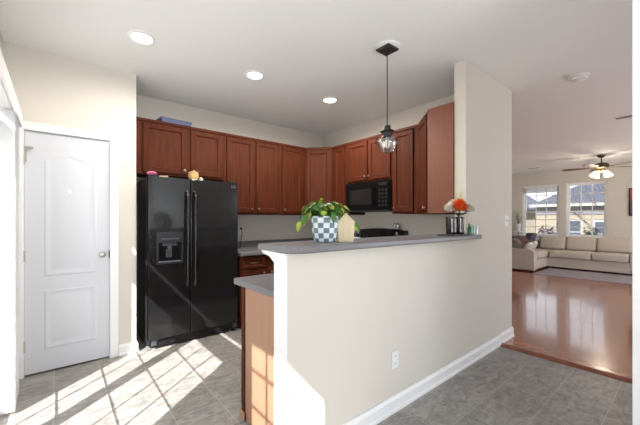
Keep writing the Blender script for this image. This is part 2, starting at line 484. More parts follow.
# window beside the camera in the left wall
m = MB()
m.box(GX-.03, GX+.03, .774, .86, .5, 2.16); m.box(GX-.03, GX+.03, -1.02, -.95, .5, 2.16)
m.box(GX-.03, GX+.03, -.95, .774, 2.05, 2.16); m.box(GX-.03, GX+.03, -.95, .774, .5, .58)
m.box(GX-.03, GX+.03, -.005, .10, .58, 2.05)
for y in (.57, .335, -.24, -.475, -.71): m.box(GX-.004, GX+.004, y-.008, y+.008, .58, 2.05)
for z in (1.86, 1.63, 1.40, 1.17, .94, .76): m.box(GX-.0035, GX+.0035, -.95, .774, z-.007, z+.007)
w3 = struct(m.build('window_3', VINYL))
g = MB(); g.box(GX-.002, GX+.002, -.95, .774, .58, 2.05); g.build('glass_pane', GLASS, w3)
k = 4
for xa, xb, za, zb in [(.1, 1.8, .4, 2.2), (4.6, 6.6, .1, 2.2), (7.6, 9.8, .1, 2.2)]:  # unseen windows, added to let more light in behind the camera
    m = MB(); Y = YS-.06
    m.box(xa, xa+.05, Y-.03, Y+.03, za, zb); m.box(xb-.05, xb, Y-.03, Y+.03, za, zb)
    m.box(xa+.05, xb-.05, Y-.03, Y+.03, za, za+.05); m.box(xa+.05, xb-.05, Y-.03, Y+.03, zb-.05, zb)
    m.box((xa+xb)/2-.03, (xa+xb)/2+.03, Y-.03, Y+.03, za+.05, zb-.05)
    w = struct(m.build('window_%d' % k, VINYL)); k += 1
    g = MB(); g.box(xa+.05, xb-.05, Y-.002, Y+.002, za+.05, zb-.05); g.build('glass_pane', GLASS, w)

# white two-panel pantry door with arched upper panel
def emboss(m, pts_fn, steps, y):
    rings = []
    for ins, dep in steps:
        rings.append([(p[0], y - dep, p[1]) for p in pts_fn(ins)])
    m.loops(rings, close_first=False, close_last=True)
def arch_panel(x0, x1, z0, z1, rise):
    def f(i):
        a, b, c, d = x0+i, x1-i, z0+i, z1-i
        pts = [(a, c), (b, c), (b, d)]
        for k in range(1, 16):
            t = k/16; x = b + (a-b)*t
            s = (1 - cos(2*pi*t))/2
            pts.append((x, d + rise*(s**.8)))
        pts.append((a, d))
        return pts
    return f
m = MB(); DX0, DX1 = -.213, .383
cs = [(0, 0), (.012, 0), (.018, .012), (.05, .016), (.07, .012), (.07, 0)]
# casing: jambs and head
for sx, x in ((-1, DX0), (1, DX1)):
    m.box(x, x+sx*.068, PY-.018, PY-.0005, 0, 2.115, .004)
m.box(DX0, DX1, PY-.0175, PY-.0005, 2.045, 2.114, .004)
m.box(DX0-.002, DX0+.004, PY, PY+.09, 0, 2.05); m.box(DX1-.004, DX1+.002, PY, PY+.09, 0, 2.05); m.box(DX0, DX1, PY, PY+.09, 2.044, 2.05)
pd = struct(m.build('door_2', WHITE))
m = MB(); yf = PY + .008
m.box(DX0+.006, DX1-.006, yf, yf+.035, .015, 2.04)
steps = [(0, .0), (.006, .0035), (.016, .0035), (.026, .0005), (.05, .0005), (.064, .003)]
emboss(m, arch_panel(DX0+.13, DX1-.105, .82, 1.81, .065), steps, yf)
emboss(m, arch_panel(DX0+.13, DX1-.105, .20, .70, 0), steps, yf)
dl = m.build('door_leaf', DOORW, pd, smooth=30)
m = MB(); m.lathe([(.026, 0), (.026, .006), (.011, .01), (.011, .03), (.022, .036), (.027, .048), (.022, .06), (.004, .064)], (DX1-.062, yf, .98), axis=(0, -1, 0)); kn = m.build('door_knob', NICKEL, pd, smooth=True)
kn['label'] = 'brushed nickel door knob'
m = MB(); m.box(DX1-.010, DX1+.002, yf-.008, yf+.004, .945, 1.015); m.build('strike_plate', DARKSLOT, pd)
m = MB()
for z in (1.80, 1.0, .25): m.tube([(DX0+.004, yf-.006, z-.045), (DX0+.004, yf-.006, z+.045)], .007)
m.build('hinge', NICKEL, pd)
m = MB(); m.box(DX0+.006, DX0+.02, yf-.012, yf, 1.78, 1.90); m.box(DX0+.006, DX0+.06, yf-.03, yf, 1.895, 1.91); m.build('door_hook', NICKEL, pd)

# vertical blind stacked at the far end of the patio door
vb = thing('vertical_blind', 'white vertical blind drawn back to the far end of the patio door, below its valance', 'blind', (-.25, 2.3, 0))
m = MB(); m.box(-.214, -.200, 1.30, 3.27, 2.0, 2.09, .002); m.box(XL+.001, -.214, 3.256, 3.27, 2.0, 2.09); m.box(XL+.001, -.214, 1.30, 1.314, 2.0, 2.09); m.build('valance', WHITE, vb)
m = MB(); m.box(-.285, -.235, 1.33, 3.25, 2.045, 2.085); m.build('head_rail', WHITE, vb)
for y, a in ((2.93, -4), (2.955, -3), (2.98, -5), (3.005, -3), (3.03, -2), (3.055, -4), (3.08, -2), (3.105, -3), (3.13, -4), (3.16, -2), (3.19, -3), (3.215, -2), (3.238, -1)):
    M = Matrix.Translation((-.262, y, 0)) @ Matrix.Rotation(R(a), 4, 'Z')
    v = MB(M)
    n = 6; pts = []
    for q in range(n+1):
        x = -.045 + .09*q/n; pts.append((x, .006*(1-(2*q/n-1)**2)))
    top = [(p[0], p[1]+.0008) for p in pts[::-1]]
    v.prism(pts + top, .02, 2.03)
    v.build('vane', VANE, vb)

# ------------------------------------------------------------------ kitchen cabinets
def panel_door(F, u0, u1, z0, z1, t=.02, stile=.056, name='door', parent=None, mt=CHERRY):
    """framed door with a recessed panel, local frame F: (u, out, z)"""
    m = MB(F)
    def rect(i, d): return [(u0+i, d, z0+i), (u1-i, d, z0+i), (u1-i, d, z1-i), (u0+i, d, z1-i)]
    st = [(0, .0006), (0, t-.004), (.004, t), (stile-.012, t), (stile-.006, t+.002), (stile, t-.001), (stile+.006, t-.010), (stile+.016, t-.011)]
    m.loops([rect(*s) for s in st])
    return m.build(name, mt, parent)
def knob(F, u, z, t, parent):
    m = MB(F); m.lathe([(.005, 0), (.005, .012), (.012, .016), (.014, .022), (.010, .028), (.002, .030)], (u, t, z), seg=12, axis=(0, 1, 0))
    return m.build('knob', NICKEL, parent, smooth=True)
def bar_pull(F, u, z, t, parent, w=.1):
    m = MB(F)
    m.tube([(u-w/2, t, z), (u-w/2, t+.026, z), (u-w/2+.012, t+.03, z), (u+w/2-.012, t+.03, z), (u+w/2, t+.026, z), (u+w/2, t, z)], .005, 8)
    return m.build('pull', NICKEL, parent, smooth=True)

def wall_cab(F, label, w, z0, z1, depth, doors, loc, fr=.0):
    """F origin at left front of the box, u to the right, out to the room; doors: (u0,u1,knob side)"""
    t = thing('wall_cabinet', label, 'cabinet', loc, 'cherry wall cabinets')
    m = MB(F); m.box(.0008, w-.0008, -depth+.001, 0, z0, z1, .0015, 1)
    m.box(.0008, w-.0008, -.004, .012, z1-.028, z1+.004, .004)
    m.build('body', CHERRY, t)
    for u0, u1, ks in doors:
        d = panel_door(F, u0, u1, z0+.022, z1-.036, parent=t, name='door')
        if ks: knob(F, u0+.028 if ks == 'l' else u1-.028, z0+.07, .02, d)
    return t
ZB, ZT = 1.375, 2.37
YC = 3.75                        # fronts of the cabinets on the back wall
FB = lambda x: frame((x, YC, 0), (1, 0, 0), (0, -1, 0))
wall_cab(FB(.605), 'short cherry wall cabinet with two doors, above the black refrigerator', .975, 1.79, ZT, .345, [(.085, .53, 'r'), (.575, .945, 'l')], (1.1, 3.9, 1.79))
wall_cab(FB(1.58), 'tall two-door cherry wall cabinet just right of the refrigerator', .79, ZB, ZT, .345, [(.03, .395, 'r'), (.435, .77, 'l')], (1.97, 3.9, ZB))
wall_cab(FB(2.37), 'tall one-door cherry wall cabinet left of the diagonal corner cabinet', .465, ZB, ZT, .345, [(.05, .40, 'l')], (2.6, 3.9, ZB))
XC = 3.115                        # fronts of the cabinets on the right wall
FRr = lambda y: frame((XC, y, 0), (0, -1, 0), (-1, 0, 0))
# diagonal corner cabinet
t = thing('wall_cabinet', 'cherry corner wall cabinet with a diagonal door, behind the potted plant', 'cabinet', (3.2, 3.8, ZB), 'cherry wall cabinets')
m = MB(); m.prism([(2.836, YC), (XC, 3.47), (3.4785, 3.47), (3.4785, 4.0985), (2.836, 4.0985)], ZB, ZT)
m.build('body', CHERRY, t)
dl_ = math.hypot(XC-2.836, YC-3.47)
FD = frame((2.836, YC, 0), (XC-2.836, 3.47-YC, 0), (3.47-YC, -(XC-2.836), 0))
d = panel_door(FD, .018, dl_-.018, ZB+.022, ZT-.036, parent=t); knob(FD, .05, ZB+.07, .02, d)
m = MB(FD); m.box(0.002, dl_-.002, -.004, .012, ZT-.028, ZT+.004, .003); m.build('top_rail', CHERRY, t)
wall_cab(FRr(3.469), 'narrow cherry wall cabinet between the diagonal corner cabinet and the microwave', .325, ZB, ZT, .363, [(.06, .27, 'r')], (3.3, 3.3, ZB))
wall_cab(FRr(3.144), 'short two-door cherry wall cabinet above the black microwave', .764, 1.80, ZT, .363, [(.02, .375, 'r'), (.39, .745, 'l')], (3.3, 2.76, 1.8))
wall_cab(FRr(2.38), 'tall one-door cherry wall cabinet just right of the microwave', .36, ZB, ZT, .363, [(.02, .30, 'l')], (3.3, 2.2, ZB))
# angled end cabinet beside the full-height partition
t = thing('wall_cabinet', 'cherry wall cabinet with angled door and broad plain end panel, beside the full-height wall', 'cabinet', (3.1, 1.7, ZB), 'cherry wall cabinets')
A0, A1 = (XC, 2.018), (2.80, 1.705)
m = MB(); m.prism([(3.4785, 2.018), A0, A1, (2.80, 1.4415), (3.4785, 1.4415)], ZB-.01, ZT+.012); m.build('body', CHERRY, t)
al = math.hypot(A1[0]-A0[0], A1[1]-A0[1])
FA = frame((A0[0], A0[1], 0), (A1[0]-A0[0], A1[1]-A0[1], 0), (-(A0[1]-A1[1]), (A0[0]-A1[0]), 0))
d = panel_door(FA, .025, al-.02, ZB+.02, ZT-.03, parent=t); knob(FA, al-.05, ZB+.05, .02, d)
m = MB(); m.box(2.786, 2.7995, 1.4415, 1.705, ZB-.01, ZT+.012, .002)
o = m.build('end_panel', ENDR, t); o['label'] = 'paler plain wood end panel'

# base cabinets
def base_cab(F, label, w, depth, loc, drawers, doors, z1=.872):
    t = thing('base_cabinet', label, 'cabinet', loc, 'cherry base cabinets')
    m = MB(F); m.box(.0008, w-.0008, -depth+.001, 0, .10, z1); m.box(.0008, w-.0008, -depth+.001, -.06, 0, .10); m.build('body', CHERRY, t)
    for u0, u1 in drawers:
        d = panel_door(F, u0, u1, .715, z1-.018, stile=.03, parent=t, name='drawer'); bar_pull(F, (u0+u1)/2, .785, .02, d)
    for u0, u1, ks in doors:
        d = panel_door(F, u0, u1, .12, .695, parent=t); knob(F, u0+.03 if ks == 'l' else u1-.03, .655, .02, d)
    return t
YBB = 3.47
FBB = lambda x: frame((x, YBB, 0), (1, 0, 0), (0, -1, 0))
base_cab(FBB(1.66), 'cherry base cabinet with one drawer, right beside the refrigerator', .36, .62, (1.8, 3.75, 0), [(.015, .335)], [(.015, .335, 'r')])
base_cab(FBB(2.02), 'cherry base cabinet second from the refrigerator, under the grey worktop', .46, .62, (2.25, 3.75, 0), [], [(.02, .44, 'l')])
base_cab(FBB(2.48), 'cherry base cabinet third from the refrigerator, next to the kitchen corner', .38, .62, (2.67, 3.75, 0), [(.02, .36)], [(.02, .36, 'l')])
FRB = lambda y: frame((2.87, y, 0), (0, -1, 0), (-1, 0, 0))
base_cab(FRB(3.44), 'narrow cherry base cabinet between the kitchen corner and the range', .27, .60, (3.1, 3.3, 0), [], [(.02, .25, 'l')])
base_cab(FRB(2.385), 'cherry base cabinet right of the black range', .44, .60, (3.1, 2.2, 0), [(.02, .42)], [(.02, .42, 'l')])
# peninsula cabinet behind the half wall
t = thing('base_cabinet', 'peninsula base cabinet with a pale wood end panel, standing against the half wall', 'cabinet', (1.9, 1.7, 0), 'cherry base cabinets')
m = MB(); m.box(.965, 3.47, 1.4415, 1.925, .10, .872); m.box(.965, 3.47, 1.4415, 1.87, 0, .10); m.build('body', CHERRY, t)
m = MB(); m.box(.945, .9645, 1.4435, 1.90, 0, .872, .001); o = m.build('end_panel', ENDP, t); o['label'] = 'pale wood end panel'
m = MB(); m.box(.938, .9645, 1.9005, 1.945, 0, .872, .003); o = m.build('corner_stile', CHERRY, t)
m = MB(); m.box(.928, .9375, 1.885, 1.95, 0, .05, .004); m.box(.9376, .96, 1.9455, 1.956, 0, .05, .003); m.build('shoe_moulding', ENDP, t)
FP = frame((2.82, 1.925, 0), (-1, 0, 0), (0, 1, 0))
for q in range(4):
    d = panel_door(FP, .03+q*.45, .45+q*.45, .12, .85, parent=t); knob(FP, .42+q*.45 if q % 2 == 0 else .06+q*.45, .80, .02, d)

def counter(name, label, pts, z0, z1, splash, loc):
    t = thing(name, label, 'worktop', loc)
    m = MB(); m.prism(pts, z0, z1)
    bm = m.bm
    es = [e for e in bm.edges if abs(e.verts[0].co.z - e.verts[1].co.z) < 1e-6]
    bmesh.ops.bevel(bm, geom=es, offset=.006, segments=2, profile=.5, affect='EDGES')
    m.build('slab', LAM, t)
    if splash:
        s = MB()
        for b in splash: s.box(*b, .003)
        s.build('backsplash', LAM, t)
    return t
counter('worktop', 'grey laminate worktop along the back wall, from the refrigerator to the range', [(1.655, 3.43), (2.83, 3.43), (2.83, 3.165), (3.478, 3.165), (3.478, 4.098), (1.655, 4.098)], .873, .915,
        [(1.655, 3.478, 4.076, 4.098, .9155, 1.005), (3.456, 3.478, 3.165, 4.075, .9155, 1.005)], (2.3, 3.75, .873))
counter('worktop', 'lower grey laminate worktop of the peninsula, tucked behind the half wall', [(.905, 1.4435), (3.478, 1.4435), (3.478, 2.392), (2.83, 2.392), (2.83, 1.985), (.905, 1.985)], .873, .915,
        [(3.456, 3.478, 1.445, 2.392, .9155, 1.005)], (1.9, 1.7, .873))

# raised bar top on the half wall
pts = [(.885, 1.62)]
for q in range(7):
    a = pi + (pi/2)*q/6
    pts.append((.885+.055 + .055*cos(a), 1.265+.055 + .055*sin(a)))
pts += [(2.965, 1.265), (2.965, 1.334), (2.799, 1.334), (2.799, 1.62)]
bt = thing('bar_top', 'long grey laminate bar top capping the white half wall', 'countertop', (1.9, 1.44, 1.13))
m = MB(); m.prism(pts, 1.1305, 1.167)
bmesh.ops.bevel(m.bm, geom=[e for e in m.bm.edges if abs(e.verts[0].co.z-e.verts[1].co.z) < 1e-6], offset=.009, segments=3, profile=.5, affect='EDGES')
m.build('slab', LAM, bt, smooth=35)
m = MB()   # curved bracket under the overhang behind the wall end
m.extr([(.90, 1.4405, 1.129), (.90, 1.60, 1.129), (.90, 1.60, 1.115), (.90, 1.52, 1.10), (.90, 1.47, 1.07), (.90, 1.4405, 1.02)], (.03, 0, 0))
o = m.build('bracket', WHITE, bt); o['label'] = 'white curved bracket'

# ------------------------------------------------------------------ refrigerator
fx0, fx1, fm, fy, fz = .69, 1.632, 1.092, 3.47, 1.735
t = thing('refrigerator', 'black side-by-side refrigerator with ice and water dispenser, left of the cabinets', 'refrigerator', (1.16, 3.75, 0))
m = MB(); m.box(fx0+.004, fx1-.004, fy+.075, 4.06, .03, fz-.012, .004); m.build('body', BLACKM, t)
rx0, rx1, rz0, rz1 = .775, 1.008, .865, 1.165
m = MB()
m.box(fx0, rx0, fy, fy+.07, .105, fz); m.box(rx1, fm-.004, fy, fy+.07, .105, fz)
m.box(rx0, rx1, fy, fy+.07, .105, rz0); m.box(rx0, rx1, fy, fy+.07, rz1, fz); m.box(rx0, rx1, fy+.06, fy+.07, rz0, rz1)
fd = m.build('freezer_door', BLACKG, t)
m = MB()
for b in ((rx0-.012, rx0+.006, rz0-.012, rz1+.012), (rx1-.006, rx1+.012, rz0-.012, rz1+.012)): m.box(b[0], b[1], fy-.006, fy+.01, b[2], b[3], .002)
m.box(rx0+.006, rx1-.006, fy-.006, fy+.01, rz0-.012, rz0+.006, .002); m.box(rx0+.006, rx1-.006, fy-.005, fy+.01, 1.07, rz1+.012, .002)
dp = m.build('dispenser_surround', mat('dispenser_charcoal', (.03, .031, .036), .25), fd)
m = MB(); m.box(rx0+.03, rx1-.03, fy-.0075, fy-.0055, 1.10, 1.115); m.box(rx0+.05, rx1-.05, fy+.008, fy+.05, 1.035, 1.065, .006); m.lathe([(.022, 0), (.026, .03), (.02, .05)], ((rx0+rx1)/2, fy+.03, .99), seg=14); m.build('dispenser_spout', DGREY, fd)
m = MB(); m.box((rx0+rx1)/2-.03, (rx0+rx1)/2+.03, fy+.05, fy+.056, .91, 1.0, .004); m.build('paddle', DGREY, fd)
m = MB(); m.box(rx0+.01, rx1-.01, fy+.002, fy+.058, rz0+.006, rz0+.012); m.build('drip_tray', GREYS, fd)
m = MB(); m.box(fm+.004, fx1, fy, fy+.07, .105, fz, .006); rd = m.build('fridge_door', BLACKG, t)
for x, par in ((fm-.038, fd), (fm+.04, rd)):
    m = MB(); m.tube([(x, fy+.002, 1.60), (x, fy-.03, 1.585), (x, fy-.048, 1.52), (x, fy-.052, 1.1), (x, fy-.048, .68), (x, fy-.03, .615), (x, fy+.002, .60)], .0135, 10); m.build('handle', BLACKG, par, smooth=True)
m = MB(); m.box(fx0+.03, fx1-.03, fy+.03, fy+.07, .02, .10, .004)
for q in range(5): m.box(fx0+.1, fx1-.1, fy+.024, fy+.03, .03+q*.014, .036+q*.014)
m.build('kick_grille', BLACKM, t)
for x in (fx0+.03, fx1-.05):
    m = MB(); m.box(x, x+.05, fy+.012, fy+.06, .04, .10, .005); m.build('hinge_bracket', DGREY, t)

for x in (fx0+.06, fx1-.08):
    m = MB(); m.lathe([(.022, 0), (.022, .012), (.012, .016), (.012, .04)], (x, fy+.05, 0), seg=14); m.build('foot', GREYS, t)
m = MB(); m.box(fx0+.03, fx0+.1, fy+.01, fy+.12, fz-.001, fz+.016, .004); m.build('hinge_cover', BLACKM, t)
m = MB(); m.box(fx1-.1, fx1-.03, fy+.01, fy+.12, fz-.001, fz+.016, .004); m.build('hinge_cover', BLACKM, t)
def text_mesh(s, size, M, name, mt, parent, depth=.001):
    c = bpy.data.curves.new('txt', 'FONT'); c.body = s; c.size = size; c.extrude = depth; c.align_x = 'CENTER'; c.align_y = 'CENTER'
    tmp = bpy.data.objects.new('txt', c); COL.objects.link(tmp)
    dg = bpy.context.evaluated_depsgraph_get(); me = bpy.data.meshes.new_from_object(tmp.evaluated_get(dg))
    bpy.data.objects.remove(tmp); bpy.data.curves.remove(c)
    root = parent
    while root.parent is not None: root = root.parent
    me.transform(Matrix.Translation(-Vector(root.location)) @ M); me.name = name
    me.materials.clear(); me.materials.append(mt)
    o = bpy.data.objects.new(name, me); COL.objects.link(o); o.parent = parent
    return o
Mf = Matrix.Translation((fx1-.055, fy-.001, 1.685)) @ Matrix.Rotation(R(90), 4, 'X')
text_mesh('LG', .045, Mf, 'badge', CHROME, rd)

# ------------------------------------------------------------------ microwave and range
t = thing('microwave', 'black over-the-range microwave under the short cabinet', 'microwave', (3.25, 2.76, 1.41))
mx0 = 3.07; y0, y1 = 2.388, 3.138
m = MB(); m.box(mx0+.03, 3.47, y0, y1, 1.412, 1.795, .004); m.build('body', BLACKM, t)
m = MB(); m.box(mx0, mx0+.029, y0+.215, y1-.002, 1.43, 1.79, .006); d = m.build('door', BLACKA, t)
m = MB(); m.box(mx0-.003, mx0, y0+.29, y1-.08, 1.50, 1.70, .001); o = m.build('window', mat('microwave_window', (.016, .015, .015), .12), d)
m = MB(); m.tube([(mx0+.002, y0+.24, 1.72), (mx0-.03, y0+.24, 1.71), (mx0-.034, y0+.24, 1.6), (mx0-.03, y0+.24, 1.50), (mx0+.002, y0+.24, 1.49)], .009, 8); m.build('handle', BLACKA, d, smooth=True)
m = MB(); m.box(mx0+.002, mx0+.029, y0+.002, y0+.211, 1.43, 1.79, .004); cp = m.build('control_panel', BLACKA, t)
m = MB(); m.box(mx0, mx0+.002, y0+.04, y0+.17, 1.73, 1.765)
for i in range(3):
    for j in range(5): m.box(mx0, mx0+.002, y0+.035+i*.05, y0+.07+i*.05, 1.47+j*.047, 1.50+j*.047)
m.build('keypad', mat('keypad_grey', (.010, .010, .011), .4), cp)
m = MB(); m.box(mx0+.01, mx0+.03, y0+.01, y1-.01, 1.412, 1.429)
m.build('vent_grille', BLACKM, t)

t = thing('range', 'black cooking range with a curved control console, below the microwave', 'stove', (3.15, 2.77, 0))
ry0, ry1 = 2.397, 3.158
m = MB(); m.box(2.86, 3.47, ry0, ry1, .03, .905, .004); m.build('body', BLACKM, t)
m = MB(); m.box(2.835, 3.40, ry0, ry1, .906, .925, .006); m.build('cooktop', BLACKS, t)
m = MB()
pts = []
for q in range(13):
    y = ry0 + (ry1-ry0)*q/12; pts.append((3.385, y, 1.165 + .022*(1-(2*q/12-1)**2)))
m.extr([(3.385, ry0, .926)] + pts + [(3.385, ry1, .926)], (.08, 0, 0))
m.build('control_console', BLACKG, t, smooth=30)
for q in range(4):
    y = ry0+.09+q*.06 if q < 2 else ry1-.15+(q-2)*.06
    m = MB(); m.lathe([(.02, 0), (.018, .018), (.003, .02)], (3.384, y, 1.08), seg=14, axis=(-1, 0, 0)); m.build('control_knob', BLACKM, t, smooth=True)
m = MB(); m.box(2.83, 2.859, ry0+.01, ry1-.01, .22, .86, .006); d = m.build('oven_door', BLACKG, t)
m = MB(); m.tube([(2.832, ry0+.06, .81), (2.80, ry0+.06, .81), (2.80, ry1-.06, .81), (2.832, ry1-.06, .81)], .011, 8); m.build('handle', BLACKG, d, smooth=True)
m = MB(); m.box(2.832, 2.859, ry0+.01, ry1-.01, .05, .21, .006); m.build('drawer', BLACKG, t)
for y in (2.575, 2.53):
    s = thing('salt_shaker', 'small glass shaker with metal cap on the range console, %s of the pair' % ('left' if y > 2.55 else 'right'), 'shaker', (3.425, y, 1.18), 'shakers on the range')
    zz = 1.166 + .022*(1-(2*(y-ry0)/(ry1-ry0)-1)**2) + .0006
    m = MB(); m.lathe([(.019, 0), (.02, .036), (.016, .05)], (3.425, y, zz), seg=12); m.build('jar', mat('shaker_glass', srgb(205, 205, 200), .15), s, smooth=True)
    m = MB(); m.lathe([(.017, .0502), (.017, .066), (.010, .076)], (3.425, y, zz), seg=12); m.build('cap', CHROME, s, smooth=True)
t = thing('kettle', 'black kettle on the back of the range, half hidden behind the wooden house planter', 'kettle', (3.10, 2.97, .9255))
c = (3.10, 2.97, .9258)
m = MB(); m.lathe([(.07, 0), (.078, .02), (.074, .10), (.055, .17), (.035, .19)], c); m.build('body', BLACKG, t, smooth=True)
m = MB(); m.lathe([(.036, .1905), (.03, .20), (.008, .206), (.012, .222), (.003, .23)], c); m.build('lid', BLACKM, t, smooth=True)
m = MB(); m.tube([(3.10, 2.91, 1.10), (3.10, 2.895, 1.17), (3.10, 2.92, 1.215), (3.10, 2.97, 1.228), (3.10, 3.02, 1.215), (3.10, 3.045, 1.17), (3.10, 3.03, 1.10)], .008, 8); m.build('handle', BLACKM, t, smooth=True)
m = MB(); m.tube([(3.035, 2.97, 1.0), (3.0, 2.97, 1.05), (2.985, 2.97, 1.085)], [.017, .012, .009], 10); m.build('spout', BLACKG, t, smooth=True)

# sink and tap in the peninsula worktop
t = thing('faucet', 'chrome kitchen tap whose lever tip shows above the bar top', 'faucet', (2.33, 1.70, .9155))
c = (2.33, 1.70, .9155)
m = MB(); m.lathe([(.028, 0), (.028, .01), (.018, .016), (.018, .14), (.02, .15), (.012, .165)], c); m.build('body', CHROME, t, smooth=True)
m = MB(); m.tube([(2.33, 1.70, 1.02), (2.33, 1.75, 1.06), (2.33, 1.83, 1.075), (2.33, 1.88, 1.06), (2.33, 1.885, 1.03)], .011, 10); m.build('spout', CHROME, t, smooth=True)
m = MB(); m.tube([(2.33, 1.70, 1.075), (2.31, 1.705, 1.13), (2.29, 1.71, 1.195)], [.008, .007, .009], 8); m.build('lever', CHROME, t, smooth=True)

# ------------------------------------------------------------------ outlets, switch, cord
def outlet(name, label, F, c, w=.07, h=.115, switch=False, group=None):
    t = thing(name, label, 'switch' if switch else 'outlet', c)
    m = MB(F); m.box(-w/2, w/2, .0006, .006, -h/2, h/2, .0025); m.build('cover_plate', WPLAS, t)
    if switch:
        for u in (-.025, .025):
            m = MB(F); m.box(u-.008, u+.008, .006, .009, -.017, .017, .001); m.box(u-.004, u+.004, .008, .018, -.002, .010, .001); m.build('toggle', WPLAS, t)
    else:
        for z in (-.026, .026):
            m = MB(F); m.lathe([(.017, .0055), (.017, .0075), (.002, .0076)], (0, 0, z), seg=16, axis=(0, 1, 0)); o = m.build('socket', WPLAS, t)
            m = MB(F); m.box(-.008, -.005, .0076, .0082, z-.004, z+.006); m.box(.005, .008, .0076, .0082, z-.004, z+.006); m.build('slot', DARKSLOT, o)
    return t
outlet('wall_outlet', 'white duplex outlet low on the half wall above the baseboard', frame((1.775, 1.335, .345), (1, 0, 0), (0, -1, 0)), (1.775, 1.334, .345))
outlet('light_switch', 'white double light switch near the end of the full-height wall', frame((3.715, 1.335, 1.29), (1, 0, 0), (0, -1, 0)), (3.715, 1.334, 1.29), .116, .115, True)
outlet('wall_outlet', 'white outlet above the back worktop with a black cord plugged in', frame((1.965, YB, 1.155), (1, 0, 0), (0, -1, 0)), (1.965, 4.099, 1.155))
t = thing('power_cord', 'black cord running down from the outlet to the back worktop', 'cord', (1.95, 4.06, .92))
m = MB(); m.box(1.952, 1.98, 4.066, 4.0915, 1.17, 1.195, .004); m.build('plug', BLACKM, t)
m = MB(); m.tube([(1.966, 4.068, 1.17), (1.968, 4.05, 1.12), (1.955, 4.05, 1.05), (1.945, 4.045, .97), (1.93, 4.03, .923), (1.88, 3.95, .9225), (1.82, 3.93, .9225), (1.79, 3.90, .9225)], .005, 8); m.build('cable', BLACKM, t, smooth=True)
m = MB(); m.box(1.70, 1.80, 3.84, 3.90, .9158, .938, .006); tag(m.build('charger_block', BLACKM), 'flat black charger block on the back worktop beside the refrigerator', 'charger')

# ------------------------------------------------------------------ ceiling fittings
for i, (x, y) in enumerate(((.51, 2.80), (1.50, 2.81), (2.50, 2.82))):
    t = thing('recessed_light', ('lit round ceiling downlight nearest the pantry door', 'lit round ceiling downlight in the middle of the row of three', 'lit round ceiling downlight nearest the pendant lamp and microwave')[i], 'ceiling light', (x, y, H), 'kitchen downlights')
    m = MB(); m.lathe([(.098, -.001), (.098, -.006), (.08, -.010), (.072, -.004), (.072, -.001)], (x, y, H), seg=32, cap=False); m.build('trim_ring', WPLAS, t, smooth=True)
    m = MB(); m.lathe([(.0725, -.0015), (.0725, -.004), (.05, -.006), (.002, -.007)], (x, y, H), seg=32); m.build('lens', LAMPON, t, smooth=True)
    ld = bpy.data.lights.new('downlight_glow', 'SPOT'); ld.energy = (38, 95, 115)[i]; ld.spot_size = R(178); ld.spot_blend = .55; ld.shadow_soft_size = .07; ld.color = (1, .93, .84)
    lo = bpy.data.objects.new('downlight_glow', ld); COL.objects.link(lo); lo.location = (0, 0, -.02); lo.parent = t

px, py = 2.10, 1.655
t = thing('pendant_lamp', 'small black pendant lamp with a clear ribbed glass shade, hanging over the bar', 'lamp', (px, py, H))
m = MB(); m.lathe([(.105, -.0008), (.105, -.008), (.095, -.014), (.02, -.015)], (px, py, H), seg=32); o = m.build('ceiling_plate', WPLAS, t, smooth=True); o['label'] = 'white round ceiling plate'
m = MB()
m.loops([[(px+sx*a, py+sy*a, H-z) for sx, sy in ((-1, -1), (1, -1), (1, 1), (-1, 1))] for a, z in ((.066, .0155), (.066, .026), (.058, .034), (.012, .040))]); m.build('canopy', BLACKM, t)
m = MB(); m.tube([(px, py, H-.04), (px, py, 2.07)], .0042, 8); m.build('cord', BLACKM, t)
m = MB(); m.lathe([(.010, 2.085), (.026, 2.08), (.030, 2.058), (.030, 2.046), (.056, 2.038), (.058, 2.028), (.042, 2.02), (.038, 2.0), (.032, 1.985)], (px, py, 0)); m.build('socket_cap', BLACKM, t, smooth=True)
prof = [(.034, 2.003), (.040, 1.985), (.058, 1.972), (.074, 1.957), (.080, 1.942), (.074, 1.925), (.066, 1.905), (.055, 1.88), (.042, 1.862), (.02, 1.856)]
PGL = clear_glass('ribbed_lamp_glass', (.93, .94, .94), .12, .55)
m = MB(); seg = 40; rings = []
for r_, z_ in prof:
    rings.append([(px + (r_ + (.0025 if k % 2 else 0))*cos(2*pi*k/seg), py + (r_ + (.0025 if k % 2 else 0))*sin(2*pi*k/seg), z_) for k in range(seg)])
m.loops(rings, False, True); m.build('glass_shade', PGL, t, smooth=50)
m = MB(); m.lathe([(.012, 1.985), (.012, 1.965), (.024, 1.945), (.028, 1.925), (.02, 1.903), (.003, 1.895)], (px, py, 0), seg=18); m.build('bulb', mat('bulb_glass', srgb(235, 232, 225), .2), t, smooth=True)
m = MB()
for k in range(4):
    a = k*pi/2 + .7
    m.tube([(px+rr*cos(a), py+rr*sin(a), zz) for rr, zz in ((.06, 2.04), (.088, 1.995), (.098, 1.945), (.09, 1.90), (.06, 1.865))], .0022, 6)
m.lathe([(.0995, 1.946), (.0995, 1.942), (.097, 1.942), (.097, 1.946)], (px, py, 0), seg=32, cap=False)
m.build('wire_guard', BLACKM, t)

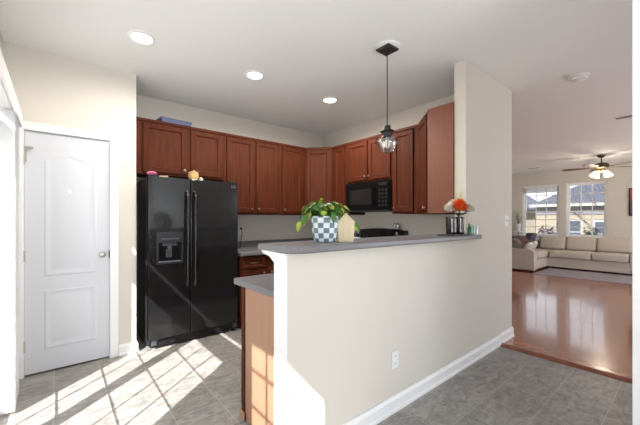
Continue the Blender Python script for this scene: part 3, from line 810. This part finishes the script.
t = thing('smoke_detector', 'white round smoke detector on the ceiling right of the wall end', 'smoke detector', (3.98, .77, H))
m = MB(); m.lathe([(.085, -.0008), (.085, -.015), (.075, -.02)], (3.98, .77, H), seg=28); m.build('base', WPLAS, t, smooth=True)
m = MB(); m.lathe([(.068, -.0205), (.066, -.036), (.05, -.044), (.002, -.046)], (3.98, .77, H), seg=28); m.build('cover', WPLAS, t, smooth=True)
def vent(x, y, w, l, label):
    t = thing('ceiling_vent', label, 'vent', (x, y, H))
    m = MB(); z1 = H-.0008
    for b in ((x-w, x+w, y-l, y-l+.02), (x-w, x+w, y+l-.02, y+l), (x-w, x-w+.02, y-l+.02, y+l-.02), (x+w-.02, x+w, y-l+.02, y+l-.02)): m.box(b[0], b[1], b[2], b[3], z1-.008, z1)
    m.build('frame', WPLAS, t)
    for q in range(6):
        xx = x-w+.03+(2*w-.06)*(q+.5)/6
        m = MB(); m.box(xx-.004, xx+.004, y-l+.02, y+l-.02, z1-.006, z1); m.build('louvre', GREYS, t)
vent(10.1, 2.93, .08, .16, 'white ceiling vent in the living room near the far windows')
vent(6.05, .62, .08, .16, 'ceiling vent at the right, nearer than the ceiling fan')

fx, fyy = 9.2, 1.385
t = thing('ceiling_fan', 'bronze ceiling fan with dark blades and lit frosted shades in the living room', 'fan', (fx, fyy, H))
m = MB(); m.lathe([(.075, -.0008), (.07, -.03), (.045, -.055), (.016, -.065)], (fx, fyy, H)); m.build('canopy', BRONZE, t, smooth=True)
m = MB(); m.tube([(fx, fyy, H-.06), (fx, fyy, 2.55)], .013, 10); m.build('downrod', BRONZE, t)
m = MB(); m.lathe([(.03, 2.56), (.10, 2.545), (.13, 2.515), (.135, 2.46), (.11, 2.43), (.06, 2.42)], (fx, fyy, 0)); m.build('motor', BRONZE, t, smooth=True)
m = MB(); m.lathe([(.06, 2.419), (.075, 2.40), (.06, 2.365), (.03, 2.35), (.01, 2.34)], (fx, fyy, 0)); m.build('light_hub', BRASS, t, smooth=True)
for k in range(5):
    a = R(-10 + 72*k - 39.75)
    M = Matrix.Translation((fx, fyy, 2.455)) @ Matrix.Rotation(a, 4, 'Z') @ Matrix.Rotation(R(11), 4, 'X')
    m = MB(M); m.box(.11, .24, -.02, .02, -.004, .004); bi = m.build('blade_iron', BRASS, t)
    m = MB(M); m.prism([(.2, -.05), (.30, -.06), (.62, -.07), (.68, -.05), (.70, 0), (.68, .05), (.62, .07), (.30, .06), (.2, .05)], .0045, .0105); m.build('blade', BLADE, t)
for k in range(4):
    a = R(45 + 90*k)
    dx, dy = cos(a), sin(a)
    m = MB(); m.tube([(fx+.05*dx, fyy+.05*dy, 2.385), (fx+.10*dx, fyy+.10*dy, 2.39), (fx+.125*dx, fyy+.125*dy, 2.365)], .008, 8); m.build('lamp_arm', BRASS, t)
    m = MB(); m.lathe([(.02, 0), (.03, .02), (.05, .06), (.062, .10), (.066, .115)], (fx+.12*dx, fyy+.12*dy, 2.365), axis=(.45*dx, .45*dy, -1), seg=20, cap=False); m.build('lamp_shade', SHADEW, t, smooth=True)
ld = bpy.data.lights.new('fan_glow', 'POINT'); ld.energy = 18; ld.shadow_soft_size = .12; ld.color = (1, .86, .68)
lo = bpy.data.objects.new('fan_glow', ld); COL.objects.link(lo); lo.location = (0, 0, -.52); lo.parent = t

# ------------------------------------------------------------------ things on cabinets and refrigerator
t = thing('storage_box', 'flat blue-grey lidded box lying on top of the cabinet over the refrigerator', 'box', (.98, 3.9, ZT+.004))
BLUE = mat('blue_grey_plastic', srgb(98, 110, 146), .5)
Mx = Matrix.Translation((1.04, 3.90, ZT+.0015)) @ Matrix.Rotation(R(6), 4, 'Z')
m = MB(Mx); m.loops([[(sx*a, sy*b, z) for sx, sy in ((-1, -1), (1, -1), (1, 1), (-1, 1))] for a, b, z in ((.15, .085, 0), (.165, .10, .052), (.165, .10, .056))]); m.build('tub', BLUE, t)
m = MB(Mx); m.box(-.172, .172, -.107, .107, .0565, .070, .005); m.build('lid', BLUE, t)
zt = fz + .0165
m = MB(); m.lathe([(.03, 0), (.045, .012), (.05, .022), (.03, .038), (.004, .044)], (.735, fy+.07, zt+.0006), seg=18); tag(m.build('bow', mat('pink_ribbon', srgb(205, 110, 140), .6), None, True), 'small pink bow lying at the left end of the refrigerator top', 'bow')
m = MB(); m.box(.80, .88, fy+.03, fy+.09, fz+.0005, fz+.018, .004); tag(m.build('folded_paper', mat('tan_paper', srgb(190, 165, 130), .8)), 'small tan folded paper between the pink bow and the basket on the refrigerator', 'paper')
t = thing('basket', 'small round tan wicker basket standing on the refrigerator top', 'basket', (1.10, fy+.07, fz))
WICK = mat('tan_wicker', srgb(196, 158, 104), .75, noise=(30, .3, (1, 1, 5)), bump=(90, .8))
m = MB(); m.lathe([(.042, 0), (.052, .03), (.055, .055), (.05, .075)], (1.145, fy+.07, fz+.0005), seg=22); m.build('body', WICK, t, smooth=True)
m = MB(); m.lathe([(.052, .0755), (.052, .084), (.03, .094), (.003, .098)], (1.145, fy+.07, fz+.0005), seg=22); m.build('lid', WICK, t, smooth=True)
m = MB(); m.lathe([(.016, 0), (.02, .012), (.012, .026), (.002, .032)], (1.20+.02, fy+.05, fz+.0005), seg=14); tag(m.build('figurine', WPLAS, None, True), 'tiny white figurine on the refrigerator top right of the basket', 'figurine')

# ------------------------------------------------------------------ things on the bar top
ZBAR = 1.1675
random.seed(7)
pc = Vector((1.265, 1.475, ZBAR))
t = thing('potted_plant', 'trailing pothos in a blue-grey and white checked pot on the bar', 'plant', pc)
m = MB(); m.lathe([(.060, 0), (.066, .004), (.078, .06), (.083, .13), (.083, .155), (.078, .155), (.074, .125), (.02, .122)], pc, seg=42); m.build('pot', check_mat(), t, smooth=True)
m = MB(); m.lathe([(.0735, .128), (.07, .134), (.002, .136)], pc, seg=24); m.build('soil', mat('soil', srgb(58, 44, 34), .95), t)
def leaf_shape(m, base, d, up, L, W, droop=.3):
    d = Vector(d).normalized(); up = Vector(up); side = d.cross(up).normalized(); up = side.cross(d).normalized()
    P = []
    n = 5
    for i in range(n+1):
        s = i/n; w = W*(sin(pi*min(1, s*.92+.08))**.7)*(1-.35*s)
        c = Vector(base) + d*(L*s) - Vector((0, 0, 1))*(droop*L*s*s)
        P.append((c - side*w/2 + up*(.12*w), c, c + side*w/2 + up*(.12*w)))
    for i in range(n):
        for j in range(2):
            m._add([P[i][j], P[i][j+1], P[i+1][j+1], P[i+1][j]], [(0, 1, 2, 3)])
camR = Vector((.7688, -.6395, 0)); camF = Vector((.6395, .7688, 0))
ms = [MB(), MB()]; st = MB()
for i in range(120):
    a = random.uniform(0, 2*pi); e = random.uniform(.05, 1.2)
    d = Vector((cos(a)*cos(e), sin(a)*cos(e), sin(e)))
    ext = random.uniform(.05, .095) * (1 + .35*abs(d.dot(camR)))
    b = pc + Vector((0, 0, .175)) + Vector((d.x*ext*1.1, d.y*ext*1.1, d.z*ext*.8))
    nrm = (d + Vector((random.uniform(-.4, .4), random.uniform(-.4, .4), .45))).normalized()
    tg = nrm.cross(Vector((random.uniform(-1, 1), random.uniform(-1, 1), random.uniform(-.3, .3)))).normalized()
    if tg.z > .2 and random.random() < .5: tg = -tg
    leaf_shape(ms[0 if random.random() < .66 else 1], b, tg, nrm, random.uniform(.036, .058), random.uniform(.030, .044), random.uniform(0, .3))
    st.tube([pc + Vector((d.x*.02, d.y*.02, .13)), pc + Vector((d.x*ext*.5, d.y*ext*.5, .15+ext*.3)), b], .0016, 5)
for k in range(7):     # trailing left side
    q = pc - camR*(.085+.011*k) + camF*random.uniform(-.03, .03) + Vector((0, 0, .175 - .009*k))
    leaf_shape(ms[k % 3 == 0], q, -camR*.5 + Vector((random.uniform(-.2, .2), random.uniform(-.2, .2), -.8)), -camF - camR*.5 + Vector((0, 0, .3)), .055, .042, .2)
    st.tube([pc - camR*.05 + Vector((0, 0, .15)), pc - camR*.09 + Vector((0, 0, .155)), q], .0016, 5)
for k in range(12):    # bushy right side, behind the wooden house
    q = pc + camR*(.06+.011*k) + camF*random.uniform(.02, .08) + Vector((0, 0, .20 - .0095*k + random.uniform(-.02, .02)))
    leaf_shape(ms[k % 4 == 1], q, camR + Vector((random.uniform(-.3, .3), random.uniform(-.3, .3), random.uniform(-1.0, .3))), -camF + camR*.3 + Vector((0, 0, .5)), .055, .04, .2)
    st.tube([pc + camR*.03 + Vector((0, 0, .13)), pc + camR*.05 + Vector((0, 0, .19)), q], .0016, 5)
q = pc - camR*.005 + Vector((0, 0, .17)); tip = pc - camR*.03 + Vector((0, 0, .235))
st.tube([pc + Vector((0, 0, .13)), q, tip], .0018, 5)
for k in range(3): leaf_shape(ms[1], tip, Vector((random.uniform(-.6, .6), random.uniform(-.6, .6), .9)), (0, 1, 0), .04, .022, .1)
st.build('stems', LEAF, t); ms[0].build('leaves', LEAF, t, 60, recalc=False); o = ms[1].build('leaves', LEAFY, t, 60, recalc=False); o['label'] = 'yellow-green young leaves'

bc = Vector((1.385, 1.415, ZBAR))
t = thing('house_planter', 'pale raw-wood house-shaped box with a pointed gable, right of the checked pot', 'planter', bc)
Fh = frame(bc, camR, -camF)
m = MB(Fh)
def gable(i, y): return [(-.044+i, y, 0), (.044-i, y, 0), (.053-i, y, .118), (0, y, .172-i), (-.053+i, y, .118)]
m.loops([gable(0, .04), gable(0, -.04)]); m.build('box', TANW, t)
m = MB(Fh)
for sg in (-1, 1):
    m.extr([(sg*.0535, .0425, .1185), (0, .0425, .1725), (0, .0425, .176), (sg*.0555, .0425, .121)], (0, -.085, 0))
m.build('gable_edge', TANW, t)

m = MB(); m.lathe([(.02, 0), (.032, .006), (.036, .014), (.033, .014), (.02, .008), (.002, .007)], (1.56, 1.50, ZBAR), seg=20); tag(m.build('dish', WPLAS, None, True), 'small white dish on the bar just right of the wooden house planter', 'dish')

tr = MB(); tr.box(2.47, 2.765, 1.275, 1.42, ZBAR+.0003, ZBAR+.012, .004); tag(tr.build('tray', mat('dark_tray', srgb(52, 46, 44), .4)), 'dark rectangular tray under the dark cups at the far end of the bar', 'tray')
PEW = mat('pewter', srgb(88, 82, 84), .22, metal=.75, noise=(14, .5, (6, 6, .6)))
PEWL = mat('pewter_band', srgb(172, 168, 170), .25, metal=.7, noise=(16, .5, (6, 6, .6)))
zc = ZBAR + .0125
for i, (x, y) in enumerate(((2.575, 1.355), (2.675, 1.33))):
    t = thing('metal_cup', ('dark pewter cup on the tray, left one, half under the white bloom', 'dark pewter cup on the tray holding the orange and white flowers')[i], 'cup', (x, y, zc), 'pewter cups on the tray')
    m = MB(); m.lathe([(.036, 0), (.040, .006), (.042, .148), (.038, .148), (.036, .015), (.002, .014)], (x, y, zc), seg=26); m.build('body', PEW, t, smooth=True)
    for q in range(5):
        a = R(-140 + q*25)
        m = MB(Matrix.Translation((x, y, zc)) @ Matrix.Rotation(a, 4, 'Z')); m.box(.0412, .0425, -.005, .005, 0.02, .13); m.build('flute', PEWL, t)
fl_c = Vector((2.675, 1.33, zc))
t = thing('flower_arrangement', 'bunch with one big orange bloom and white blooms, standing in the pewter cup', 'flowers', fl_c)
GST = mat('flower_stem_green', srgb(66, 96, 52), .6)
ORG = mat('orange_petal', srgb(232, 98, 30), .6, noise=(40, .25, (1, 1, 1)))
WPET = mat('white_petal', srgb(232, 226, 212), .7)
SPK = mat('pale_green_spike', srgb(206, 208, 130), .6)
def bloom(c, r, mt, name, par, n, pl, pw):
    m = MB(); c = Vector(c)
    for i in range(n):
        z = 1 - 1.5*(i+.5)/n; rr = math.sqrt(max(0, 1-z*z)); a = i*2.39996
        d = Vector((cos(a)*rr, sin(a)*rr, z))
        leaf_shape(m, c + d*r*.35, d, Vector((-sin(a), cos(a), .3)).cross(d), pl, pw, .05)
    m.ball(c, r*.5, u=12, v=8)
    return m.build(name, mt, par, False, recalc=False)
fc = fl_c + Vector((.0, 0, .235)) - camF*.03 - camR*.012
stm = MB()
for c_, r_ in ((fc, .07), (fl_c - camR*.085 + Vector((0, 0, .225)), .055), (fl_c + camR*.085 + Vector((0, 0, .215)) + camF*.0, .055), (fl_c - camR*.05 + camF*.05 + Vector((0, 0, .25)), .05)):
    stm.tube([fl_c + Vector((0, 0, .03)), fl_c + Vector((0, 0, .14)), c_], .0025, 6)
stm.build('stem', GST, t)
bloom(fc, .078, ORG, 'orange_bloom', t, 80, .052, .026)
for c_ in (fl_c - camR*.080 + Vector((0, 0, .222)), fl_c + camR*.082 + Vector((0, 0, .215)), fl_c - camR*.03 + camF*.05 + Vector((0, 0, .25))):
    bloom(c_, .055, WPET, 'white_bloom', t, 60, .04, .026)
m = MB()
for k in range(16):
    a = k*.82; leaf_shape(m, fl_c + Vector((0, 0, .158 + .004*(k % 4))), Vector((cos(a), sin(a), .35)), Vector((cos(a), sin(a), .6)) if k % 2 else (0, 0, 1), .08, .042, .25)
m.build('leaves', mat('dark_leaf', srgb(44, 70, 40), .5), t, recalc=False)
m = MB()
for k in range(6):
    a = k*1.05
    b = fl_c + Vector((0, 0, .15)); e = b + Vector((cos(a)*.03, sin(a)*.03, .20 + .012*(k % 3))) - camR*.01
    m.tube([b, (b+e)/2, e], [.003, .006, .001], 6)
m.build('spikes', SPK, t)
t = thing('bottle', 'small green glass bottle right of the pewter cups', 'bottle', (2.815, 1.302, ZBAR))
m = MB(); m.lathe([(.016, 0), (.017, .004), (.017, .06), (.008, .08), (.008, .095)], (2.80, 1.302, ZBAR), seg=16); m.build('body', mat('green_glass', srgb(48, 104, 72), .1), t, smooth=True)
m = MB(); m.lathe([(.009, .0955), (.009, .11), (.002, .111)], (2.80, 1.302, ZBAR), seg=14); m.build('cap', mat('gold_cap', srgb(200, 180, 110), .4), t, smooth=True)
t = thing('glass_tumbler', 'clear glass tumbler at the very end of the bar against the wall', 'glass', (2.895, 1.298, ZBAR))
m = MB(); m.lathe([(.025, 0), (.028, .003), (.031, .085), (.029, .085), (.026, .008), (.002, .007)], (2.895, 1.300, ZBAR), seg=22); m.build('body', clear_glass('tumbler_glass', (.86, .93, .92), .02, .25), t, smooth=True)

# ------------------------------------------------------------------ living room
def cushion(m, x0, x1, y0, y1, z0, z1, bev=.05, puff=.0):
    m.box(x0, x1, y0, y1, z0, z1, bev, 4)
sf = thing('sectional_sofa', 'taupe L-shaped sectional sofa below the far windows', 'sofa', (10.2, 2.2, .012))
m = MB(); m.prism([(9.06, 2.64), (10.16, 2.64), (10.16, .82), (10.92, .82), (10.92, 3.50), (9.06, 3.50)], .06, .30); m.build('base', SOFAF, sf)
m = MB()
for x, y in ((9.1, 2.7), (9.1, 3.42), (10.22, .9), (10.86, .9), (10.22, 2.5), (10.86, 3.42)): m.box(x-.03, x+.03, y-.03, y+.03, .0135, .059)
m.build('feet', BLACKM, sf)
# arm at the near end, with a rounded front corner
pts = []
for q in range(9):
    a = (pi/2)*q/8; pts.append((9.04, 2.62+.10-.10*sin(a), .46+.10*cos(a)))
m = MB(); m.extr([(9.04, 3.50, .05), (9.04, 3.50, .56)] + pts + [(9.04, 2.62, .05)], (.22, 0, 0)); m.build('arm', SOFAF, sf, smooth=30)
m = MB(); m.box(10.14, 10.92, .80, 1.04, .06, .52, .05, 4); m.build('arm', SOFAF, sf, smooth=True)
for a, b in ((1.055, 1.715), (1.725, 2.60)):
    m = MB(); cushion(m, 10.10, 10.75, a, b, .302, .49, .05); m.build('seat_cushion', SOFAF, sf, smooth=True)
m = MB(); cushion(m, 9.27, 10.08, 2.60, 3.30, .302, .48, .055); m.build('seat_cushion', SOFAF, sf, smooth=True)
m = MB(); cushion(m, 10.10, 10.75, 2.61, 3.30, .302, .48, .055); m.build('seat_cushion', SOFAF, sf, smooth=True)
m = MB(); m.box(10.74, 10.92, .82, 3.50, .302, .76, .05, 3); m.build('back_frame', SOFAF, sf, smooth=True)
m = MB(); m.box(9.27, 10.735, 3.32, 3.50, .302, .74, .05, 3); m.build('back_frame', SOFAF, sf, smooth=True)
for a, b in ((1.04, 1.69), (1.70, 2.33), (2.335, 2.94)):
    M = Matrix.Translation((10.68, (a+b)/2, .67)) @ Matrix.Rotation(R(12), 4, 'Y')
    m = MB(M); m.box(-.09, .09, -(b-a)/2, (b-a)/2, -.19, .19, .07, 4); m.build('back_cushion', SOFAF, sf, smooth=True)
def pillow(label, c, rz, tilt, size, mt, grp='throw pillows on the sofa'):
    M = Matrix.Translation(c) @ Matrix.Rotation(R(rz), 4, 'Z') @ Matrix.Rotation(R(tilt), 4, 'X')
    m = MB(M); n = 8; s = size/2
    top = {}; 
    for sgn in (1, -1):
        for i in range(n+1):
            for j in range(n+1):
                u, v = 2*i/n-1, 2*j/n-1
                e = (1-u**4)*(1-v**4)
                pin = 1 - .08*(abs(u)*abs(v))**2 + 0
                if sgn == -1 and (i in (0, n) or j in (0, n)): top[(sgn, i, j)] = top[(1, i, j)]; continue
                top[(sgn, i, j)] = m.bm.verts.new(m.M @ Vector((u*s*pin*(1-.05*(1-v*v)*0), sgn*(.075*e**.6), v*s*pin)))
        for i in range(n):
            for j in range(n):
                m.bm.faces.new((top[(sgn, i, j)], top[(sgn, i+1, j)], top[(sgn, i+1, j+1)], top[(sgn, i, j+1)]))
    return tag(m.build('throw_pillow', mt, None, True), label, 'pillow', grp)
GREYB = mat('grey_blue_cloth', srgb(146, 146, 160), .9, noise=(14, .15, (1, 1, 1)))
PALE = mat('pale_cloth', srgb(206, 196, 186), .9)
RUST = mat('rust_cloth', srgb(142, 84, 66), .9, noise=(8, .4, (1, 5, 1)))
DARKP = mat('slate_cloth', srgb(84, 84, 98), .9)
pillow('grey-blue throw pillow standing upright at the right end of the pillow row', (10.27, 2.98, .70), 24, 12, .42, GREYB)
pillow('slate-dark throw pillow behind the grey-blue pillow in the sofa corner', (10.54, 3.12, .73), 62, 4, .40, DARKP)
pillow('pale throw pillow below the throw, between the other pale pillow and the grey-blue pillow', (9.86, 2.88, .61), 4, 26, .28, PALE)
pillow('pale throw pillow below the throw, nearest the sofa arm and wall edge', (9.52, 2.88, .60), -6, 28, .27, PALE)
# rust throw draped over the sofa back and pillows
m = MB(); n = 22
rows = []
for i in range(n+1):
    x = 9.30 + .74*i/n
    prof = [(3.545, .50), (3.535, .66), (3.525, .76), (3.46, .79 + .012*sin(i*1.1)), (3.36, .80 + .02*sin(i*.9)), (3.26, .84 + .025*sin(i*.7+1)), (3.16, .85 + .03*sin(i*.6)), (3.07, .81 + .02*sin(i*.8)), (3.0, .75 + .02*sin(i*.5)), (2.95, .68 + .02*sin(i*.9))]
    rows.append([(x + .01*sin(j*1.7+i), y, z) for j, (y, z) in enumerate(prof)])
V = [[m.bm.verts.new(Vector(p)) for p in r] for r in rows]
for i in range(n):
    for j in range(len(rows[0])-1): m.bm.faces.new((V[i][j], V[i+1][j], V[i+1][j+1], V[i][j+1]))
bmesh.ops.solidify(m.bm, geom=m.bm.faces[:], thickness=.012)
def stripe_mat():
    mm = bpy.data.materials.new('striped_throw'); mm.use_nodes = True
    nt = mm.node_tree; b = nt.nodes['Principled BSDF']; L = nt.links
    tc = nt.nodes.new('ShaderNodeTexCoord'); w = nt.nodes.new('ShaderNodeTexWave'); w.bands_direction = 'DIAGONAL'; w.inputs['Scale'].default_value = 3.2; w.inputs['Distortion'].default_value = 1.0
    L.new(tc.outputs['Object'], w.inputs['Vector'])
    rp = nt.nodes.new('ShaderNodeValToRGB'); rp.color_ramp.interpolation = 'CONSTANT'; e = rp.color_ramp.elements
    e[0].position = 0; e[0].color = srgb(138, 84, 70); e[1].position = .66; e[1].color = srgb(200, 190, 182)
    x = e.new(.86); x.color = srgb(92, 88, 96)
    L.new(w.outputs['Fac'], rp.inputs[0]); L.new(rp.outputs[0], b.inputs['Base Color']); b.inputs['Roughness'].default_value = .95
    return mm
tag(m.build('throw_blanket', stripe_mat(), None, 50), 'rust and pale striped throw draped over the left back of the sofa', 'blanket')
m = MB(); m.box(8.76, 10.09, -.6, 2.56, .0125, .022, .003); tag(m.build('rug', RUGM), 'grey area rug on the wood floor in front of the sofa', 'rug')

t = thing('picture_frame', 'dark framed abstract print, red above dark blue, right of the far windows', 'picture', (XR-.01, .85, 1.4))
m = MB()
for b in ((.62, .65, 1.40, 2.10), (1.12, 1.15, 1.40, 2.10), (.65, 1.12, 1.40, 1.43), (.65, 1.12, 2.07, 2.10)): m.box(XR-.03, XR-.0008, *b)
m.build('frame', BLACKM, t)
def art():
    mm = bpy.data.materials.new('red_and_blue_print'); mm.use_nodes = True
    nt = mm.node_tree; b = nt.nodes['Principled BSDF']; L = nt.links
    geo = nt.nodes.new('ShaderNodeNewGeometry'); sp = nt.nodes.new('ShaderNodeSeparateXYZ'); L.new(geo.outputs['Position'], sp.inputs[0])
    nz = nt.nodes.new('ShaderNodeTexNoise'); nz.inputs['Scale'].default_value = 5; L.new(geo.outputs['Position'], nz.inputs['Vector'])
    ma = nt.nodes.new('ShaderNodeMath'); ma.operation = 'MULTIPLY_ADD'; ma.inputs[1].default_value = .35; L.new(nz.outputs['Fac'], ma.inputs[0]); L.new(sp.outputs[2], ma.inputs[2])
    mr = nt.nodes.new('ShaderNodeMapRange'); mr.inputs[1].default_value = 1.55; mr.inputs[2].default_value = 2.3; L.new(ma.outputs[0], mr.inputs[0])
    rp = nt.nodes.new('ShaderNodeValToRGB'); e = rp.color_ramp.elements
    e[0].position = 0; e[0].color = srgb(74, 70, 96); e[1].position = .95; e[1].color = srgb(206, 92, 66)
    x = e.new(.42); x.color = srgb(110, 78, 96); y = e.new(.55); y.color = srgb(190, 84, 72)
    L.new(mr.outputs[0], rp.inputs[0]); L.new(rp.outputs[0], b.inputs['Base Color'])
    return mm
m = MB(); m.box(XR-.015, XR-.001, .6505, 1.1195, 1.4305, 2.0695); m.build('print', art(), t)

t = thing('window_blind', 'raised white window blind bunched at the top of the left far window', 'blind', (XR+.03, 3.06, 2.1))
m = MB(); m.box(XR+.005, XR+.05, 2.605, 3.515, 2.275, 2.335, .004); m.build('head_rail', WHITE, t)
for q in range(9):
    m = MB(); z = 2.145 + q*.0138; m.box(XR+.004, XR+.050, 2.61, 3.51, z, z+.008, 0); m.build('slat', mat('blind_slat', srgb(206, 204, 202), .5) if q == 0 else bpy.data.materials['blind_slat'], t)
m = MB(); m.box(XR+.002, XR+.051, 2.61, 3.51, 2.115, 2.138, .004); m.build('bottom_rail', WHITE, t)

t = thing('plant_stand', 'slim pale plant stand behind the sofa corner', 'stand', (10.985, 3.60, .012))
m = MB(); m.box(10.89, 11.08, 3.515, 3.69, .93, .955, .004); m.build('top', WHITE, t)
for sx in (10.905, 11.065):
    for sy in (3.53, 3.675):
        m = MB(); m.box(sx-.011, sx+.011, sy-.011, sy+.011, .0135, .929); m.build('leg', WHITE, t)
t = thing('potted_plant', 'pale-leaved plant in a white pot on the slim stand beside the left far window', 'plant', (10.985, 3.60, .9555))
c = Vector((10.985, 3.60, .9557))
m = MB(); m.lathe([(.05, 0), (.055, .01), (.066, .20), (.068, .23), (.06, .23), (.055, .20), (.002, .2)], c, seg=20); m.build('pot', WPLAS, t, smooth=True)
m = MB(); sm = MB(); random.seed(3)
for k in range(16):
    a = random.uniform(0, 2*pi); hh = random.uniform(.28, .62); rr = random.uniform(.03, .11)
    e = c + Vector((cos(a)*rr - .02, sin(a)*rr, hh)); sm.tube([c + Vector((0, 0, .2)), c + Vector((cos(a)*rr*.4, sin(a)*rr*.4, hh*.7)), e], .003, 5)
    leaf_shape(m, e, Vector((cos(a), sin(a), .3)) if cos(a) < .2 else Vector((-.3, sin(a), .6)), (0, 0, 1), .09, .05, .5)
sm.build('stems', GST, t); m.build('leaves', mat('pale_leaf', srgb(176, 176, 166), .6), t, recalc=False)

# ------------------------------------------------------------------ outside
GZ = -1.4
m = MB(); m.box(-5.5, -.452, -6, 6.5, GZ+.0005, -.06); struct(m.build('patio', mat('bounce_slab_concrete', srgb(214, 210, 204), .9, noise=(6, .05, (1, 1, 1)))))  # unseen slab, added to bounce sunlight up to the ceiling
m = MB(); m.box(-40, 70, -50, 60, GZ-.2, GZ); struct(m.build('ground', mat('winter_grass', srgb(150, 146, 116), .95, noise=(1.5, .2, (1, 1, 1)))))
SID = siding_mat('cream_siding', srgb(134, 127, 115)); DWIN = mat('house_window_glass', srgb(62, 68, 82), .4)
def house_windows(t, x, wins):
    for a, b, c_, d_ in wins:
        m = MB(); m.box(x-.05, x-.002, a-.1, b+.1, c_-.1, d_+.1); f = m.build('window', HTRIM, t)
        m = MB(); m.box(x-.06, x-.051, a, b, c_, (c_+d_)/2-.03); m.box(x-.06, x-.051, a, b, (c_+d_)/2+.03, d_); m.build('pane', DWIN, f)
# hip-roofed house straight opposite
hx, hy0, hy1, hd, ze, zr = 21.0, -9.0, 6.0, 9.0, 2.15, 5.6
t = thing('house', 'cream house with a slate-blue hip roof, filling the right far window', 'house', (hx+hd/2, -1.5, GZ))
m = MB(); m.box(hx, hx+hd, hy0, hy1, GZ+.0005, ze); m.build('wall', SID, t)
o_ = .22; m = MB()
A = [(hx-o_, hy0-o_), (hx+hd+o_, hy0-o_), (hx+hd+o_, hy1+o_), (hx-o_, hy1+o_)]
v = [m.bm.verts.new((p[0], p[1], ze+.02)) for p in A] + [m.bm.verts.new((hx+hd/2, hy0+5.5, zr)), m.bm.verts.new((hx+hd/2, hy1-6.0, zr))]
for f in ((0, 1, 4), (1, 2, 5, 4), (2, 3, 5), (3, 0, 4, 5), (3, 2, 1, 0)): m.bm.faces.new([v[i] for i in f])
m.build('roof', FROOF, t)
m = MB(); m.box(hx-o_-.08, hx-o_+.02, hy0-o_, hy1+o_, ze-.13, ze+.015); m.build('gutter', HTRIM, t)
m = MB(); m.box(hx-.03, hx-.002, hy0, hy1, ze-.55, ze-.14); m.build('frieze_board', mat('grey_frieze', srgb(104, 106, 116), .8), t)
house_windows(t, hx, [(4.0, 4.75, .1, 1.25), (2.6, 3.4, .0, 1.2), (.4, 1.3, .0, 1.2)])
# gabled house further left
gx, gy0, gy1 = 26.0, 9.0, 16.0
t = thing('house', 'pale gabled house further off, at the left of the left far window', 'house', (gx+4, 12.5, GZ))
m = MB(); m.extr([(gx, gy0, GZ+.0005), (gx, gy1, GZ+.0005), (gx, gy1, 2.4), (gx, (gy0+gy1)/2, 4.9), (gx, gy0, 2.4)], (8, 0, 0)); m.build('wall', SID, t)
m = MB(); gm = (gy0+gy1)/2
m.extr([(gx-.4, gy0-.5, 2.05), (gx-.4, gm, 4.92), (gx-.4, gy1+.5, 2.05), (gx-.4, gy1+.5, 2.2), (gx-.4, gm, 5.1), (gx-.4, gy0-.5, 2.2)], (8.8, 0, 0)); m.build('roof', FROOF, t)
m = MB()
for s_, yy in ((-1, gy0-.5), (1, gy1+.5)): m.extr([(gx-.46, yy, 2.0), (gx-.46, gm, 4.87), (gx-.46, gm, 5.12), (gx-.46, yy, 2.25)], (.055, 0, 0))
m.build('fascia', HTRIM, t)
house_windows(t, gx, [(10.2, 11.1, .0, 1.3)])
def hedge(label, c, r, sx, sy, sz, n, seed, mt):
    random.seed(seed); m = MB()
    for k in range(n):
        a = random.uniform(0, 2*pi); e = random.uniform(-.1, 1.3); rr = r*random.uniform(.75, 1.0)
        d = Vector((cos(a)*cos(e)*sx, sin(a)*cos(e)*sy, sin(e)*sz))*rr
        leaf_shape(m, Vector(c)+d, Vector((random.uniform(-1, 1), random.uniform(-1, 1), random.uniform(-.6, 1))), (0, .1, 1), .16*r+.06, .09*r+.03, .3)
    m.ball(c, r*.82, sx, sy, sz)
    return m.build('shrub', mt, None, recalc=False)
HED = mat('dark_evergreen', srgb(66, 74, 66), .8)
for i, (y, r) in enumerate(((4.2, .5), (2.75, .42), (1.75, .42), (.70, .42))):
    tag(hedge('', (16.2, y, GZ+1.1), r, 1, 1.12, 1.42/r, 520, 20+i, HED if i else mat('grey_shrub', srgb(88, 84, 92), .9, spec=.1)),
        ('grey rounded shrub below the left far window', 'dark shrub at the left end of the dark hedge outside the right window', 'dark shrub in the middle of the row outside the right window', 'dark shrub at the right end of the row outside the right window')[i], 'shrub', 'shrubs outside')
def bare_tree(label, base, h, seed):
    random.seed(seed); t = thing('bare_tree', label, 'tree', base)
    m = MB()
    def grow(p, d, L, r, lev):
        pts = [p]; rs = [r]
        for i in range(3):
            d = (d + Vector((random.uniform(-.25, .25), random.uniform(-.25, .25), random.uniform(-.05, .2)))).normalized()
            pts.append(pts[-1] + d*L/3); rs.append(r*(1-.2*(i+1)))
        m.tube(pts, rs, 5 if lev else 8)
        if lev < 5:
            for k in range(3 if lev < 4 else 2):
                q = pts[random.choice((2, 3, 3))]
                dd = (d + Vector((random.uniform(-1, 1), random.uniform(-1, 1), random.uniform(-.2, .7)))*.8).normalized()
                grow(q, dd, L*.68, r*.52, lev+1)
    grow(Vector(base), Vector((0, 0, 1)), h*.30, h*.010, 0)
    m.build('branches', mat('grey_bark', srgb(72, 64, 68), .95, spec=.1), t)
bare_tree('bare grey tree outside the right far window, nearer the house', (18.2, 2.4, GZ), 7.0, 5)
bare_tree('bare grey tree outside at the right edge of the right far window', (16.6, -1.6, GZ), 5.5, 9)
